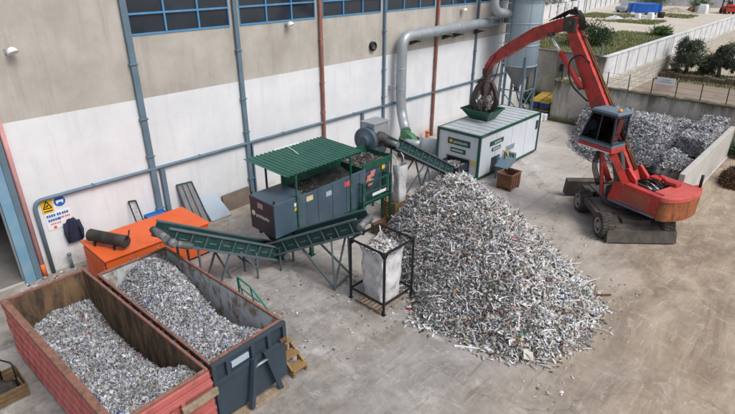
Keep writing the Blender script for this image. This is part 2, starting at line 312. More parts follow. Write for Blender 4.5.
class MB:
    def __init__(self): self.v = []; self.f = []; self.sm = []; self.mi = []; self.cur = 0
    def add(self, vs, fs, smooth=False):
        k = len(self.v); self.v += [Vector(x) for x in vs]
        self.f += [tuple(i + k for i in f) for f in fs]; self.sm += [smooth] * len(fs); self.mi += [self.cur] * len(fs)
        return self
    def hexa(self, p):      # 4 bottom (ccw), 4 top
        return self.add(p, [(3, 2, 1, 0), (4, 5, 6, 7), (0, 1, 5, 4), (1, 2, 6, 5), (2, 3, 7, 6), (3, 0, 4, 7)])
    def box(self, x0, x1, y0, y1, z0, z1):
        return self.hexa([(x0, y0, z0), (x1, y0, z0), (x1, y1, z0), (x0, y1, z0), (x0, y0, z1), (x1, y0, z1), (x1, y1, z1), (x0, y1, z1)])
    def beam(self, p, q, w, h=None, up=(0, 0, 1)):
        h = h or w; p = Vector(p); q = Vector(q); d, s, t = orient(q - p, up)
        c = [(-s * w - t * h) / 2, (s * w - t * h) / 2, (s * w + t * h) / 2, (-s * w + t * h) / 2]
        return self.hexa([p + c[3], p + c[2], p + c[1], p + c[0], q + c[3], q + c[2], q + c[1], q + c[0]])
    def tube(self, p, q, r, r2=None, n=14, cap=True):
        return self.rings([(Vector(p), r), (Vector(q), r if r2 is None else r2)], n, cap)
    def rings(self, pr, n=14, cap=True):
        P = [Vector(p) for p, _ in pr]; vs = []; prev = None
        for i, (p, r) in enumerate(pr):
            a = P[max(i - 1, 0)]; b = P[min(i + 1, len(P) - 1)]
            if i and i < len(P) - 1:
                d = (P[i] - a).normalized() + (b - P[i]).normalized()
            else: d = b - a
            if d.length < 1e-9: d = Vector((0, 0, 1))
            d.normalize()
            if prev is None: _, s, t = orient(d)
            else:
                s = prev - d * prev.dot(d); s.normalize(); t = s.cross(d)
            prev = s
            for k in range(n):
                an = 2 * math.pi * k / n; vs.append(P[i] + (s * math.cos(an) + t * math.sin(an)) * r)
        m = len(pr); fs = []
        for i in range(m - 1):
            for k in range(n):
                a = i * n + k; b = i * n + (k + 1) % n; fs.append((a, b, b + n, a + n))
        self.add(vs, fs, True)
        if cap:
            k0 = len(self.v) - len(vs)
            self.f.append(tuple(k0 + k for k in range(n - 1, -1, -1))); self.f.append(tuple(k0 + (m - 1) * n + k for k in range(n)))
            self.sm += [False] * 2; self.mi += [self.cur] * 2
        return self
    def pipe(self, pts, r, n=10, bend=0., seg=5):
        P = [Vector(p) for p in pts]; out = []
        for i, p in enumerate(P):
            if bend and 0 < i < len(P) - 1:
                a = p + (P[i - 1] - p).normalized() * min(bend, (P[i - 1] - p).length * .49); b = p + (P[i + 1] - p).normalized() * min(bend, (P[i + 1] - p).length * .49)
                for k in range(seg + 1):
                    t = k / seg; out.append(a * (1 - t) ** 2 + p * 2 * t * (1 - t) + b * t * t)
            else: out.append(p)
        return self.rings([(p, r) for p in out], n)
    def lathe(self, c, axis, prof, n=24):      # prof: (offset along axis, radius)
        c = Vector(c); d, s, t = orient(axis); vs = []
        for o, r in prof:
            for k in range(n):
                an = 2 * math.pi * k / n; vs.append(c + d * o + (s * math.cos(an) + t * math.sin(an)) * r)
        m = len(prof); fs = []
        for i in range(m - 1):
            for k in range(n):
                a = i * n + k; b = i * n + (k + 1) % n; fs.append((a, a + n, b + n, b))
        self.add(vs, fs, True)
        k0 = len(self.v) - len(vs)
        self.f.append(tuple(k0 + k for k in range(n))); self.f.append(tuple(k0 + (m - 1) * n + k for k in range(n - 1, -1, -1)))
        self.sm += [False] * 2; self.mi += [self.cur] * 2
        return self
    def prism(self, poly, a, b, plane='xz'):   # polygon extruded between a and b along the third axis
        f = {'xz': lambda u, v, w: (u, w, v), 'xy': lambda u, v, w: (u, v, w), 'yz': lambda u, v, w: (w, u, v)}[plane]
        n = len(poly); vs = [f(u, v, a) for u, v in poly] + [f(u, v, b) for u, v in poly]
        fs = [tuple(range(n - 1, -1, -1)), tuple(range(n, 2 * n))] + [(i, (i + 1) % n, (i + 1) % n + n, i + n) for i in range(n)]
        return self.add(vs, fs)
    def grid(self, fn, nu, nv, smooth=True):
        vs = [fn(i / nu, j / nv) for j in range(nv + 1) for i in range(nu + 1)]
        fs = [(j * (nu + 1) + i, j * (nu + 1) + i + 1, (j + 1) * (nu + 1) + i + 1, (j + 1) * (nu + 1) + i) for j in range(nv) for i in range(nu)]
        return self.add(vs, fs, smooth)
    def xf(self, m):
        self.v = [m @ v for v in self.v]; return self
    def build(self, name, m, parent=None, bevel=0., world=True, kind=None, recalc=True):
        v = self.v
        root = parent
        while root is not None and root.parent is not None: root = root.parent
        if world and root is not None and root in INV:
            iv = INV[root]; v = [iv @ x for x in v]
        me = bpy.data.meshes.new(name); me.from_pydata([tuple(x) for x in v], [], self.f)
        for mm in (m if isinstance(m, (list, tuple)) else [m]): me.materials.append(M[mm] if isinstance(mm, str) else mm)
        me.polygons.foreach_set('use_smooth', self.sm); me.polygons.foreach_set('material_index', self.mi); me.update()
        if recalc:
            import bmesh
            b = bmesh.new(); b.from_mesh(me); bmesh.ops.recalc_face_normals(b, faces=b.faces); b.to_mesh(me); b.free()
        o = bpy.data.objects.new(name, me); COL.objects.link(o)
        if parent is not None: o.parent = parent
        if kind: o['kind'] = kind
        if bevel:
            bv = o.modifiers.new('bevel', 'BEVEL'); bv.width = bevel; bv.segments = 2; bv.limit_method = 'ANGLE'; bv.angle_limit = R(40)
        return o

def box(name, m, parent, x0, x1, y0, y1, z0, z1, bevel=.01):
    return MB().box(x0, x1, y0, y1, z0, z1).build(name, m, parent, bevel)

def text(name, s, m, parent, loc, size, rot, extrude=.004):
    c = bpy.data.curves.new(name, 'FONT'); c.body = s; c.size = size; c.extrude = extrude; c.align_x = 'CENTER'; c.align_y = 'CENTER'
    o = bpy.data.objects.new(name, c); COL.objects.link(o)
    me = bpy.data.meshes.new_from_object(o); bpy.data.objects.remove(o); me.materials.clear(); me.materials.append(M[m])
    o = bpy.data.objects.new(name, me); COL.objects.link(o)
    mt = Matrix.Translation(loc) @ rot.to_4x4()
    root = parent
    while root.parent is not None: root = root.parent
    o.parent = parent; o.matrix_local = INV[root] @ mt
    return o
FACE_MX = Matrix(((0, 0, -1), (-1, 0, 0), (0, 1, 0)))        # lettering on a face that looks along -X
FACE_MY = Matrix(((1, 0, 0), (0, 0, -1), (0, 1, 0)))         # lettering on a face that looks along -Y

def copy_tree(o, parent=None):
    c = o.copy(); COL.objects.link(c)
    if parent is not None: c.parent = parent
    for ch in list(o.children): copy_tree(ch, c)
    return c

# ------------------------------------------------------------------ shredded material (numpy)
def templates():
    T = []
    def sweep(sec, pts, ang):
        sec = np.array(sec); k = len(sec); vs = []; fs = []
        for (px, pz), a in zip(pts, ang):
            for y, z in sec: vs.append((px - z * math.sin(a), y, pz + z * math.cos(a)))
        n = len(pts)
        for i in range(n - 1):
            for j in range(k): fs.append((i * k + j, i * k + (j + 1) % k, (i + 1) * k + (j + 1) % k, (i + 1) * k + j))
        fs.append(tuple(range(k - 1, -1, -1))); fs.append(tuple((n - 1) * k + j for j in range(k)))
        return np.array(vs), fs
    rect = lambda w, t: [(-w, -t), (w, -t), (w, t), (-w, t)]
    def arc(total, n=4):
        pts = []; x = z = 0; a0 = total / 2
        for i in range(n + 1):
            a = a0 - total * i / n; pts.append([x, z]); x += math.cos(a) / n; z += math.sin(a) / n
        pts = np.array(pts); pts -= pts.mean(0); return pts, [a0 - total * i / n for i in range(n + 1)]
    for w, t, b in ((.19, .03, 1.3), (.17, .035, 3.2), (.26, .028, 2.0), (.13, .045, .6)):
        T.append(sweep(rect(w, t), *arc(b)))
    T.append(sweep(rect(.10, .09), [(-.5, 0), (.5, 0)], [0, 0]))
    T.append(sweep(rect(.36, .03), [(-.5, 0), (.5, .04)], [0, .1]))
    t = .018
    T.append(sweep([(-.14, 0), (.14, 0), (.14, t), (-.14 + t, t), (-.14 + t, .2), (-.14, .2)], [(-.5, 0), (.5, 0)], [0, 0]))
    T.append(sweep([(-.12, .16), (-.12, 0), (.12, 0), (.12, .16), (.12 - t, .16), (.12 - t, t), (-.12 + t, t), (-.12 + t, .16)], [(-.5, 0), (.5, 0)], [0, 0]))
    return T
TPL = templates()
TW = np.array([.17, .14, .14, .13, .08, .14, .10, .10])

def rotmats(yaw, pitch, roll):
    cy, sy, cp, sp, cr, sr = np.cos(yaw), np.sin(yaw), np.cos(pitch), np.sin(pitch), np.cos(roll), np.sin(roll)
    A = np.empty((len(yaw), 3, 3))
    A[:, 0, 0] = cy * cp; A[:, 0, 1] = cy * sp * sr - sy * cr; A[:, 0, 2] = cy * sp * cr + sy * sr
    A[:, 1, 0] = sy * cp; A[:, 1, 1] = sy * sp * sr + cy * cr; A[:, 1, 2] = sy * sp * cr - cy * sr
    A[:, 2, 0] = -sp; A[:, 2, 1] = cp * sr; A[:, 2, 2] = cp * cr
    return A

def np_mesh(name, parts, mats, parent=None):
    """parts: (verts Nx3, list of (faces array), material index)"""
    V = np.concatenate([p[0] for p in parts]).astype(np.float32)
    loops = []; starts = []; tot = 0; mi = []; off = 0
    for vs, fl, k in parts:
        for fa in fl:
            m, c = fa.shape
            loops.append((fa + off).ravel()); starts.append(tot + np.arange(m) * c); tot += m * c; mi.append(np.full(m, k))
        off += len(vs)
    L = np.concatenate(loops).astype(np.int32); ST = np.concatenate(starts).astype(np.int32); MI = np.concatenate(mi).astype(np.int32)
    me = bpy.data.meshes.new(name); me.vertices.add(len(V)); me.vertices.foreach_set('co', V.ravel())
    me.loops.add(len(L)); me.loops.foreach_set('vertex_index', L)
    me.polygons.add(len(ST)); me.polygons.foreach_set('loop_start', ST)
    for mm in mats: me.materials.append(M[mm])
    me.polygons.foreach_set('material_index', MI)
    me.update(calc_edges=True); me.validate()
    o = bpy.data.objects.new(name, me); COL.objects.link(o)
    if parent is not None: o.parent = parent
    return o

def strips(pos, size, tilt=.6, flat=None, k=0, wr=(.5, 1.)):
    """pieces of shredded profile at pos (Nx3) with length size; returns a part list"""
    n = len(pos); kind = rng.choice(len(TPL), n, p=TW / TW.sum()); out = []
    for t, (vs, fs) in enumerate(TPL):
        ix = np.where(kind == t)[0]
        if not len(ix): continue
        m = len(ix)
        tl = tilt if flat is None else flat[ix]
        A = rotmats(rng.uniform(0, 6.283, m), rng.normal(0, 1, m) * tl, rng.normal(0, 1, m) * tl * 1.4)
        sc = np.stack([size[ix], size[ix] * rng.uniform(*wr, m), size[ix] * rng.uniform(*wr, m)], 1)
        # keep long pieces slim
        lim = .17 / np.maximum(sc[:, 0], .17); sc[:, 1] *= np.maximum(lim, .3); sc[:, 2] *= np.where(t < 4, 1, np.maximum(lim, .3))
        P = np.einsum('nij,nkj->nki', A, vs[None] * sc[:, None]) + pos[ix][:, None]
        nv = len(vs); base = (np.arange(m) * nv)[:, None]
        by = {}
        for f in fs: by.setdefault(len(f), []).append(f)
        fl = [(np.array(b)[None] + base[:, :, None]).reshape(-1, c) for c, b in by.items()]
        out.append((P.reshape(-1, 3), fl, k))
    return out

def heap_surface(x0, x1, y0, y1, nx, ny, h, k=1, mask=None):
    X, Y = np.meshgrid(np.linspace(x0, x1, nx), np.linspace(y0, y1, ny)); Z = h(X, Y)
    V = np.stack([X, Y, Z], -1).reshape(-1, 3)
    i = np.arange(nx * ny).reshape(ny, nx)
    F = np.stack([i[:-1, :-1], i[:-1, 1:], i[1:, 1:], i[1:, :-1]], -1).reshape(-1, 4)
    if mask is not None:
        ok = mask(X, Y).reshape(-1); F = F[ok[F].any(1)]
    return (V, [F], k)

def poly_dist(poly, X, Y):
    """distance inside a polygon (negative outside)"""
    P = np.array(poly); Q = np.roll(P, -1, 0); d = np.full(X.shape, 1e9); ins = np.zeros(X.shape, bool)
    for a, b in zip(P, Q):
        e = b - a; t = np.clip(((X - a[0]) * e[0] + (Y - a[1]) * e[1]) / (e @ e), 0, 1)
        d = np.minimum(d, np.hypot(X - a[0] - t * e[0], Y - a[1] - t * e[1]))
        c = ((a[1] > Y) != (b[1] > Y)) & (X < (b[0] - a[0]) * (Y - a[1]) / (b[1] - a[1] + 1e-12) + a[0]); ins ^= c
    return np.where(ins, d, -d)

def lump(X, Y, s, seed):
    r = np.random.default_rng(seed); z = np.zeros_like(X)
    for i in range(14):
        a = r.uniform(0, 6.283); k = s * r.uniform(.6, 2.6); z += np.sin(k * (X * math.cos(a) + Y * math.sin(a)) + r.uniform(0, 6.283)) / (.6 + k / s)
    return z / 6

# ------------------------------------------------------------------ foliage
def leaves(c, rad, n, size, mats, seed=0, clumps=40, hollow=.45):
    """leaf-sized faces gathered in clumps through an ellipsoid; returns parts"""
    r = np.random.default_rng(seed)
    d = r.normal(size=(clumps, 3)); d /= np.linalg.norm(d, axis=1)[:, None]
    cc = d * (r.uniform(hollow, 1, clumps) ** .6)[:, None] * np.array(rad) + np.array(c)
    ci = r.integers(0, clumps, n); sp = np.array(rad) * .24
    P = cc[ci] + r.normal(size=(n, 3)) * sp * r.uniform(.5, 1.3, clumps)[ci][:, None]
    u = r.normal(size=(n, 3)); u /= np.linalg.norm(u, axis=1)[:, None]
    v = np.cross(u, r.normal(size=(n, 3))); v /= np.linalg.norm(v, axis=1)[:, None]
    s = size * r.uniform(.6, 1.4, n)[:, None]
    V = np.stack([P - u * s, P - v * s * .4, P + u * s, P + v * s * .4], 1).reshape(-1, 3)
    return (V, [np.arange(n * 4).reshape(-1, 4)], mats)

def tufts(pts, hgt, seed=0, blades=5):
    r = np.random.default_rng(seed); pts = np.repeat(np.asarray(pts, float), blades, 0); n = len(pts)
    a = r.uniform(0, 6.283, n); h = hgt * r.uniform(.4, 1.3, n); w = .03 + .06 * h; ln = r.uniform(.1, .6, n) * h
    pts = pts + np.stack([r.normal(0, .15, n), r.normal(0, .15, n), np.zeros(n)], 1)
    dx = np.stack([np.cos(a), np.sin(a), np.zeros(n)], 1); dy = np.stack([-np.sin(a), np.cos(a), np.zeros(n)], 1)
    up = np.array([0, 0, 1.])
    V = np.stack([pts - dy * w[:, None], pts + dy * w[:, None], pts + dx * ln[:, None] + up * h[:, None]], 1).reshape(-1, 3)
    return (V, [np.arange(n * 3).reshape(-1, 3)], 0)
# ------------------------------------------------------------------ setting
def structure(o): o['kind'] = 'structure'; return o
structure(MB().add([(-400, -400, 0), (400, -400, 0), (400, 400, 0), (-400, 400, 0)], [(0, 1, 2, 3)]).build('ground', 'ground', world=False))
structure(MB().box(-20, 43.3, .02, 24.8, -.2, .006).build('floor', 'floor_in', world=False))
structure(MB().box(42.76, 380, -6.42, 200, -.3, 3.9).build('lot_terrain', 'lot', world=False))
structure(MB().box(39.15, 380, -120, -6.6, -.3, 1.2).build('field_terrain', 'terrace', world=False))
structure(MB().hexa([(55.5, -120, 1.1), (380, -120, 1.1), (380, -6.7, 1.1), (55.5, -6.7, 1.1), (55.5, -120, 1.55), (380, -120, 2.9), (380, -6.7, 2.9), (55.5, -6.7, 1.55)]).build('bank_terrain', 'sand', world=False))

# warehouse
COLX = [4.05, 8.96, 13.8, 18.8, 23.78, 28.9, 33.72, 38.6]
wh = thing('warehouse', 'long industrial hall with white lower wall, bare concrete above and blue framed windows', 'building', (12, 0, 0))
w = MB().box(3.36, 43.5, 0, .3, 0, 6.03).box(-20, -1.5, 0, .3, 0, 6.03)
w.build('wall', 'wall_white', wh)
u = MB().box(-20, 43.5, 0, .3, 6.032, 8.45).box(-20, 43.5, 0, .3, 11.66, 12.6).box(-20, 9.1, 0, .3, 8.45, 11.66)
ends = COLX[1:] + [43.5]
for a in ends[1:-1]: u.box(a - .26, a + .26, 0, .3, 8.45, 11.66)
u.box(43.1, 43.5, 0, .3, 8.45, 11.66)
u.build('upper_wall', 'wall_conc', wh)
MB().box(43.2, 43.498, .3, 25, 0, 12.6).box(-20, 43.2, 24.7, 25, 0, 12.6).box(-20, -19.7, .3, 24.7, 0, 12.6).build('side_wall', 'wall_white', wh)
MB().box(-20.2, 43.7, -.25, 25.2, 12.602, 12.85).build('roof', 'roofing', wh)
MB().box(-19, 43, 14, 14.2, .01, 12.5).build('inner_wall', 'dark_in', wh)
for a, b in zip(ends[:-1], ends[1:]):
    x0 = a + .26 if a > 9 else 9.1; x1 = b - .26 if b < 43 else 43.1
    fr = MB()
    for k in range(5): fr.box(x0, x1, -.03, .09, 8.45 + k * .79 - (0 if k == 0 else .035), 8.45 + k * .79 + (.07 if k == 0 else .035) - (.035 if k == 4 else 0))
    fb = MB()
    for k in range(4):
        x = x0 + (x1 - x0) * k / 3; fr.box(max(x0, x - .035), min(x1, x + .035), -.033, .087, 8.46, 11.6)
    win = fr.build('window', 'blue_frame', wh)
    MB().box(x0, x1, .04, .06, 8.47, 11.6).build('pane', 'glass', win)
kinds = {8.96: 'steel_blue', 13.8: 'steel_blue', 18.8: 'red_pipe', 23.78: 'steel_blue', 28.9: 'red_pipe', 33.72: 'steel_blue', 38.6: 'steel_blue'}
for x, mm in kinds.items():
    wd = {8.96: .25, 13.8: .21}.get(x, .14)
    m = MB()
    if mm == 'red_pipe': m.tube((x, -.13, .02), (x, -.13, 12.5), .1, n=12); 
    else: m.box(x - wd / 2, x + wd / 2, -.16, -.003, .02, 12.5)
    for z in (1.2, 3.6, 5.2, 7.4): m.box(x - wd / 2 - .05, x + wd / 2 + .05, -.2, -.002, z, z + .05)
    m.build('downpipe', mm, wh, .008)
    if mm == 'red_pipe': box('wall_strip', 'steel_blue', wh, x + .12, x + .2, -.05, -.002, .02, 12.5, 0)
MB().box(3.37, 3.72, -.22, .31, .0, 5.98).build('door_jamb', 'jamb', wh, .01)
MB().box(3.73, 3.94, -.2, -.003, .0, 8.4).build('door_post', 'steel_blue', wh, .01)
p = MB().tube((4.05, -.12, .55), (4.05, -.12, 12.5), .085, n=12); p.build('downpipe', 'pink_pipe', wh)
MB().tube((4.05, -.12, 0), (4.05, -.12, .55), .09, n=12).build('pipe_foot', 'orange_pipe', wh)
# horizontal cable duct with its bend at the left end and three drops
cd = MB().pipe([(4.36, -.1, .02), (4.36, -.1, 3.05), (43.3, -.1, 3.05)], .075, 10, .35)
for x in (6.5, 11.2, 16, 21.2, 26.3, 31): cd.box(x - .03, x + .03, -.19, -.002, 2.98, 3.13)
cd.build('cable_duct', 'steel_blue', wh)
for x, y0, z0, wd in ((9.35, -.1, 0, .2), (21.9, -.1, .3, .16), (14.0, -.12, 0, .07)): MB().box(x - wd / 2, x + wd / 2, y0 - .08, -.002, z0, 2.98).build('duct_drop', 'steel_blue', wh, .005)
MB().box(-1.5, 3.36, .0, .3, 5.9, 6.03).build('door_lintel', 'blue_frame', wh)
MB().box(-20, 43.5, -.05, -.002, 0, .06).build('plinth', 'concrete_slab', wh)

def wall_lamp(name, label, x, z, tilt):
    t = thing(name, label, 'wall lamp', (x, 0, z))
    MB().tube((x, 0, z), (x, -.25, z + .02), .03, n=8).box(x - .08, x + .08, -.04, -.001, z - .08, z + .08).build('bracket', 'galv', t)
    MB().lathe((x + .05, -.2, z + .13), (.25, -.55, -1), [(0, .02), (.02, .09), (.08, .15), (.17, .18), (.2, .19), (.21, .15)], 18).build('lamp_housing', 'white_plastic', t)
wall_lamp('wall_lamp', 'white floodlight on bare concrete wall left of the windows', 4.9, 8.35, -.15)
wall_lamp('wall_lamp', 'white floodlight on bare concrete directly under the second block of windows', 16.65, 8.32, -.1)
wall_lamp('wall_lamp', 'white floodlight on concrete wall above the horizontal section of the silver pipe', 31.6, 8.1, -.1)
v = thing('wall_vent', 'round dark vent on bare concrete wall above the white paint', 'vent', (22.8, 0, 6.68))
MB().lathe((22.8, 0, 6.68), (0, -1, 0), [(.002, .26), (.16, .26), (.2, .22), (.2, .17), (.08, .17)], 20).build('vent_rim', 'black_steel', v)
vm = MB()
for k in range(5): vm.box(22.64, 22.96, -.13, -.11, 6.54 + k * .07, 6.56 + k * .07)
vm.build('grille', 'galv', v)

# signs, jacket, stub beside the door
s = thing('warning_sign', 'yellow warning sign with black triangle beside the hall door', 'sign', (4.77, 0, 2.72))
box('sign_plate', 'yellow', s, 4.58, 4.97, -.025, -.002, 2.44, 3.0, .003)
tri = MB()
for a, b in (((4.63, 2.62), (4.92, 2.62)), ((4.63, 2.62), (4.775, 2.92)), ((4.92, 2.62), (4.775, 2.92))): tri.beam((a[0], -.028, a[1]), (b[0], -.028, b[1]), .012, .035)
tri.beam((4.775, -.028, 2.67), (4.775, -.028, 2.80), .012, .05).beam((4.70, -.028, 2.68), (4.83, -.028, 2.74), .012, .035).box(4.62, 4.93, -.03, -.022, 2.49, 2.53)
tri.build('pictogram', 'black_steel', s)
s = thing('mandatory_sign', 'round blue sign to the right of the yellow warning sign', 'sign', (5.23, 0, 2.8))
MB().lathe((5.23, -.001, 2.78), (0, -1, 0), [(.002, .2), (.02, .2)], 24).build('sign_plate', 'bright_blue', s)
MB().box(5.10, 5.36, -.028, -.022, 2.75, 2.83).beam((5.15, -.025, 2.75), (5.12, -.025, 2.70), .01, .05).beam((5.30, -.025, 2.75), (5.33, -.025, 2.70), .01, .05).build('pictogram', 'white_plastic', s)
s = thing('safety_board', 'white safety board with blue and red lines of small writing', 'sign', (5.05, 0, 2.1))
box('sign_plate', 'white_plastic', s, 4.6, 5.52, -.02, -.002, 1.72, 2.4, .003)
bl = MB(); rd = MB()
for row, (z, xs) in enumerate(((2.29, (4.66, 4.74, 4.82, 4.9, 5.02, 5.1, 5.2, 5.28, 5.36)), (2.11, (4.68, 4.76, 4.84, 4.92, 5.0, 5.06)))):
    for x in xs: bl.box(x, x + .06, -.026, -.019, z - .05, z + .05)
for z, xs in ((2.13, (5.14, 5.2, 5.28, 5.34, 5.41)), (1.95, (4.74, 4.81, 4.88, 4.96, 5.04))):
    for x in xs: rd.box(x, x + .045, -.026, -.019, z - .035, z + .035)
rd.lathe((4.86, -.019, 1.80), (0, -1, 0), [(0, .06), (.007, .06)], 12)
bl.build('lettering', 'bright_blue', s); rd.build('lettering', 'red_sticker', s)
j = thing('jacket', 'dark navy work jacket hanging on white wall below the signs', 'jacket', (5.42, 0, 1.2))
def jk(u, v):
    z = 2.0 - v * .95; wdt = .12 + .2 * min(1, v * 3.2) - .03 * v; x = 5.42 + (u - .5) * 2 * wdt
    d = .12 * math.sin(math.pi * u) * (1 if v > .05 else .3) + .035 * math.sin(u * 17 + v * 5)
    return (x, -.06 - d, z - .06 * abs(math.sin(u * 6)) * v)
m = MB().grid(jk, 18, 14); m.grid(lambda u, v: (jk(u, v)[0], -.012, jk(u, v)[2]), 18, 14)
m.build('jacket_body', 'navy_cloth', j)
MB().rings([((5.2, -.1, 1.85), .08), ((5.13, -.15, 1.45), .075), ((5.16, -.17, 1.05), .05)], 10).build('sleeve', 'navy_cloth', j)
MB().rings([((5.64, -.1, 1.85), .08), ((5.70, -.15, 1.45), .075), ((5.66, -.17, 1.08), .05)], 10).build('sleeve', 'navy_cloth', j)
t = thing('pipe_stub', 'short grey standpipe at the foot of the white wall under the jacket', 'pipe', (5.0, -.25, 0))
MB().tube((5.0, -.25, 0), (5.0, -.25, .6), .06, n=10).lathe((5.0, -.25, .6), (0, 0, 1), [(0, .085), (.06, .085)], 12).build('pipe', 'steel_blue', t)

# leaning boards along the wall
t = thing('panel', 'tall dark framed screen leaning on wall behind the orange machine', 'panel', (10.4, -.3, 0))
a = [(10.05, -.62, .02), (10.95, -.62, .02), (10.62, -.05, 1.98), (9.9, -.05, 2.02)]
m = MB().hexa([a[0], a[1], (a[1][0], a[1][1] + .04, 0.02), (a[0][0], a[0][1] + .04, .02), a[3], a[2], (a[2][0], -.012, 1.98), (a[3][0], -.012, 2.02)]); m.build('infill', 'screen', t)
f = MB()
for i in range(4): f.beam(Vector(a[i]) + Vector((0, -.02, 0)), Vector(a[(i + 1) % 4]) + Vector((0, -.02, 0)), .05)
for k in (.33, .66): f.beam(Vector(a[0]).lerp(Vector(a[1]), k) + Vector((0, -.02, 0)), Vector(a[3]).lerp(Vector(a[2]), k) + Vector((0, -.02, 0)), .03)
f.build('frame', 'machine', t)
t = thing('board', 'plain pale blue board leaning against the white wall', 'board', (11.4, -.4, 0))
MB().hexa([(11.0, -.75, .01), (12.1, -.75, .01), (12.1, -.71, .01), (11.0, -.71, .01), (10.85, -.1, 1.06), (11.75, -.1, 1.02), (11.75, -.06, 1.02), (10.85, -.06, 1.06)]).build('board_panel', 'sheet_blue', t, .004)
MB().beam((11.0, -.76, .03), (12.1, -.76, .03), .03).build('bottom_edge', 'galv', t)
t = thing('sheet_stack', 'low rusty brown metal sheet leaning at the wall foot near the blue board', 'metal sheet', (12.8, -.2, 0))
MB().hexa([(12.05, -.32, .01), (13.6, -.32, .01), (13.6, -.25, .01), (12.05, -.25, .01), (12.05, -.1, .78), (13.6, -.1, .82), (13.6, -.03, .82), (12.05, -.03, .78)]).build('sheet', mat('brown_grey_sheet', (.17, .135, .11), .7, 0, .25, 2), t, .004)

# low wall, retaining walls
lw = thing('boundary_wall', 'old stained rendered wall with mossy top behind the shredded heap', 'wall', (38.9, -12, 0))
MB().grid(lambda u, v: (38.62, -4.2 - u * 21, v * (3.04 - .06 * u)), 60, 6, False).box(38.621, 39.1, -25.2, -4.2, 0, 2.97).build('rendering', 'old_wall', lw, 0, recalc=False)
cm = MB()
for k in range(70):
    y = -4.2 - k * .3; h = 3.0 + random.uniform(-.035, .05); cm.box(38.56 - random.uniform(0, .05), 39.16, y - .31, y, 2.94, h)
cm.build('coping', 'moss', lw, .03)
MB().box(38.2, 38.62, -8.4, -4.25, 0, .28).build('footing', 'moss', lw, .05)
bw = thing('block_wall', 'grey stained block wall below the weeds beyond the batteries', 'wall', (42.6, -3.5, 0))
MB().box(42.45, 42.75, -6.6, -.15, 0, 4.45).build('masonry', 'block_wall', bw, .02)
jm = MB()
for k in range(5): jm.box(42.43, 42.46, -6.6 + k * 1.3, -6.55 + k * 1.3, 0, 4.45)
jm.build('pier', 'block_wall', bw)
MB().box(42.40, 42.80, -6.6, -.15, 4.452, 4.55).build('coping', 'old_wall', bw, .02)
uw = thing('perimeter_wall', 'long pale precast wall on stone courses climbing away beside the field', 'wall', (60, -6.6, 1.2))
MB().box(40.9, 170, -6.75, -6.45, 2.96, 4.62).build('panel', 'pale_wall', uw, .015)
jm = MB()
for k in range(52): jm.box(41 + k * 2.5, 41.06 + k * 2.5, -6.78, -6.752, 2.97, 4.6)
jm.build('panel_joint', 'galv', uw)
MB().box(40.9, 170, -6.94, -6.43, .3, 2.95).build('stone_courses', 'stone', uw, .01)
MB().box(40.9, 170.1, -6.82, -6.435, 4.622, 4.70).build('coping', 'pale_wall', uw, .01)
MB().box(40.6, 40.89, -6.95, -6.4, 0, 4.75).build('end_post', 'old_wall', uw, .02)
fw = thing('far_wall', 'pale wall closing the sandy lot in the far distance', 'wall', (90, 14, 3.9))
MB().hexa([(62, 12.3, 3.9), (110, 16.6, 3.9), (110, 16.9, 3.9), (62, 12.6, 3.9), (62, 12.3, 5.6), (110, 16.6, 5.6), (110, 16.9, 5.6), (62, 12.6, 5.6)]).build('panel', 'pale_wall', fw)
MB().hexa([(110.2, 16.9, 3.9), (110.5, 16.9, 3.9), (114.5, -30, 3.9), (114.2, -30, 3.9), (110.2, 16.9, 6.4), (110.5, 16.9, 6.4), (114.5, -30, 6.4), (114.2, -30, 6.4)]).build('back_panel', 'pale_wall', fw)
pm = MB()
for k in range(16): pm.beam((62 + k * 3, 12.27 + k * .27, 3.9), (62 + k * 3, 12.27 + k * .27, 5.6), .12)
pm.build('pier', 'block_wall', fw)
sw = thing('stone_ledge', 'low dark dry stone ledge in front of the olive trees', 'wall', (55.3, -30, 1.2))
m = MB()
for k in range(120):
    y = -7.05 - k * .6; m.box(55.05 + random.uniform(-.08, .08), 55.55, y - .58, y, 1.15, 1.8 + random.uniform(-.1, .1))
m.build('stones', mat('dark_ledge_stone', (.13, .10, .075), .95, 0, .4, 2, (.06, .065, .03), .7, 1.5), sw, .05)
ws = thing('retaining_slab', 'pale precast concrete slab wall holding back the baled scrap', 'wall', (33, -16.1, 0))
m = MB()
for k in range(4):
    x0 = 27.0 + k * 2.75; m.box(x0, x0 + 2.735, -16.28, -16.02, 0, 2.0)
m.build('slab', 'concrete_slab', ws, .02)
MB().box(26.95, 38.02, -16.36, -15.9, 0, .1).build('foot', 'concrete_slab', ws, .03)

# wire fence on the low wall and the sign tied to it
fy = [-4.6, -6.3, -7.95, -9.4, -10.9, -12.4, -13.85, -15.3, -16.8, -18.3]
fc = thing('wire_fence', 'thin wire fence on top of the old rendered wall', 'fence', (38.9, -11, 3))
for y in fy: MB().beam((38.9, y, 2.9), (38.9, y + .05, 4.05), .05).build('post', 'black_steel', fc)
wm = MB()
for z in (3.3, 3.65, 4.0):
    for a, b in zip(fy[:-1], fy[1:]): wm.tube((38.9, a, z), (38.9, b, z), .006, n=5)
wm.build('wire', 'black_steel', fc)
s = thing('board_sign', 'blank looking white notice board tied to the wire fence', 'sign', (38.8, -11.65, 3.7))
MB().box(38.80, 38.83, -12.2, -11.1, 3.70, 4.17).build('sign_plate', 'white_plastic', s, .004)
m = MB()
for z, y0, y1 in ((4.03, -11.9, -11.4), (3.9, -12.0, -11.3)):
    y = y0
    while y < y1: m.box(38.794, 38.801, y, y + .05, z - .022, z + .022); y += .075
m.build('lettering', 'steel_blue', s)
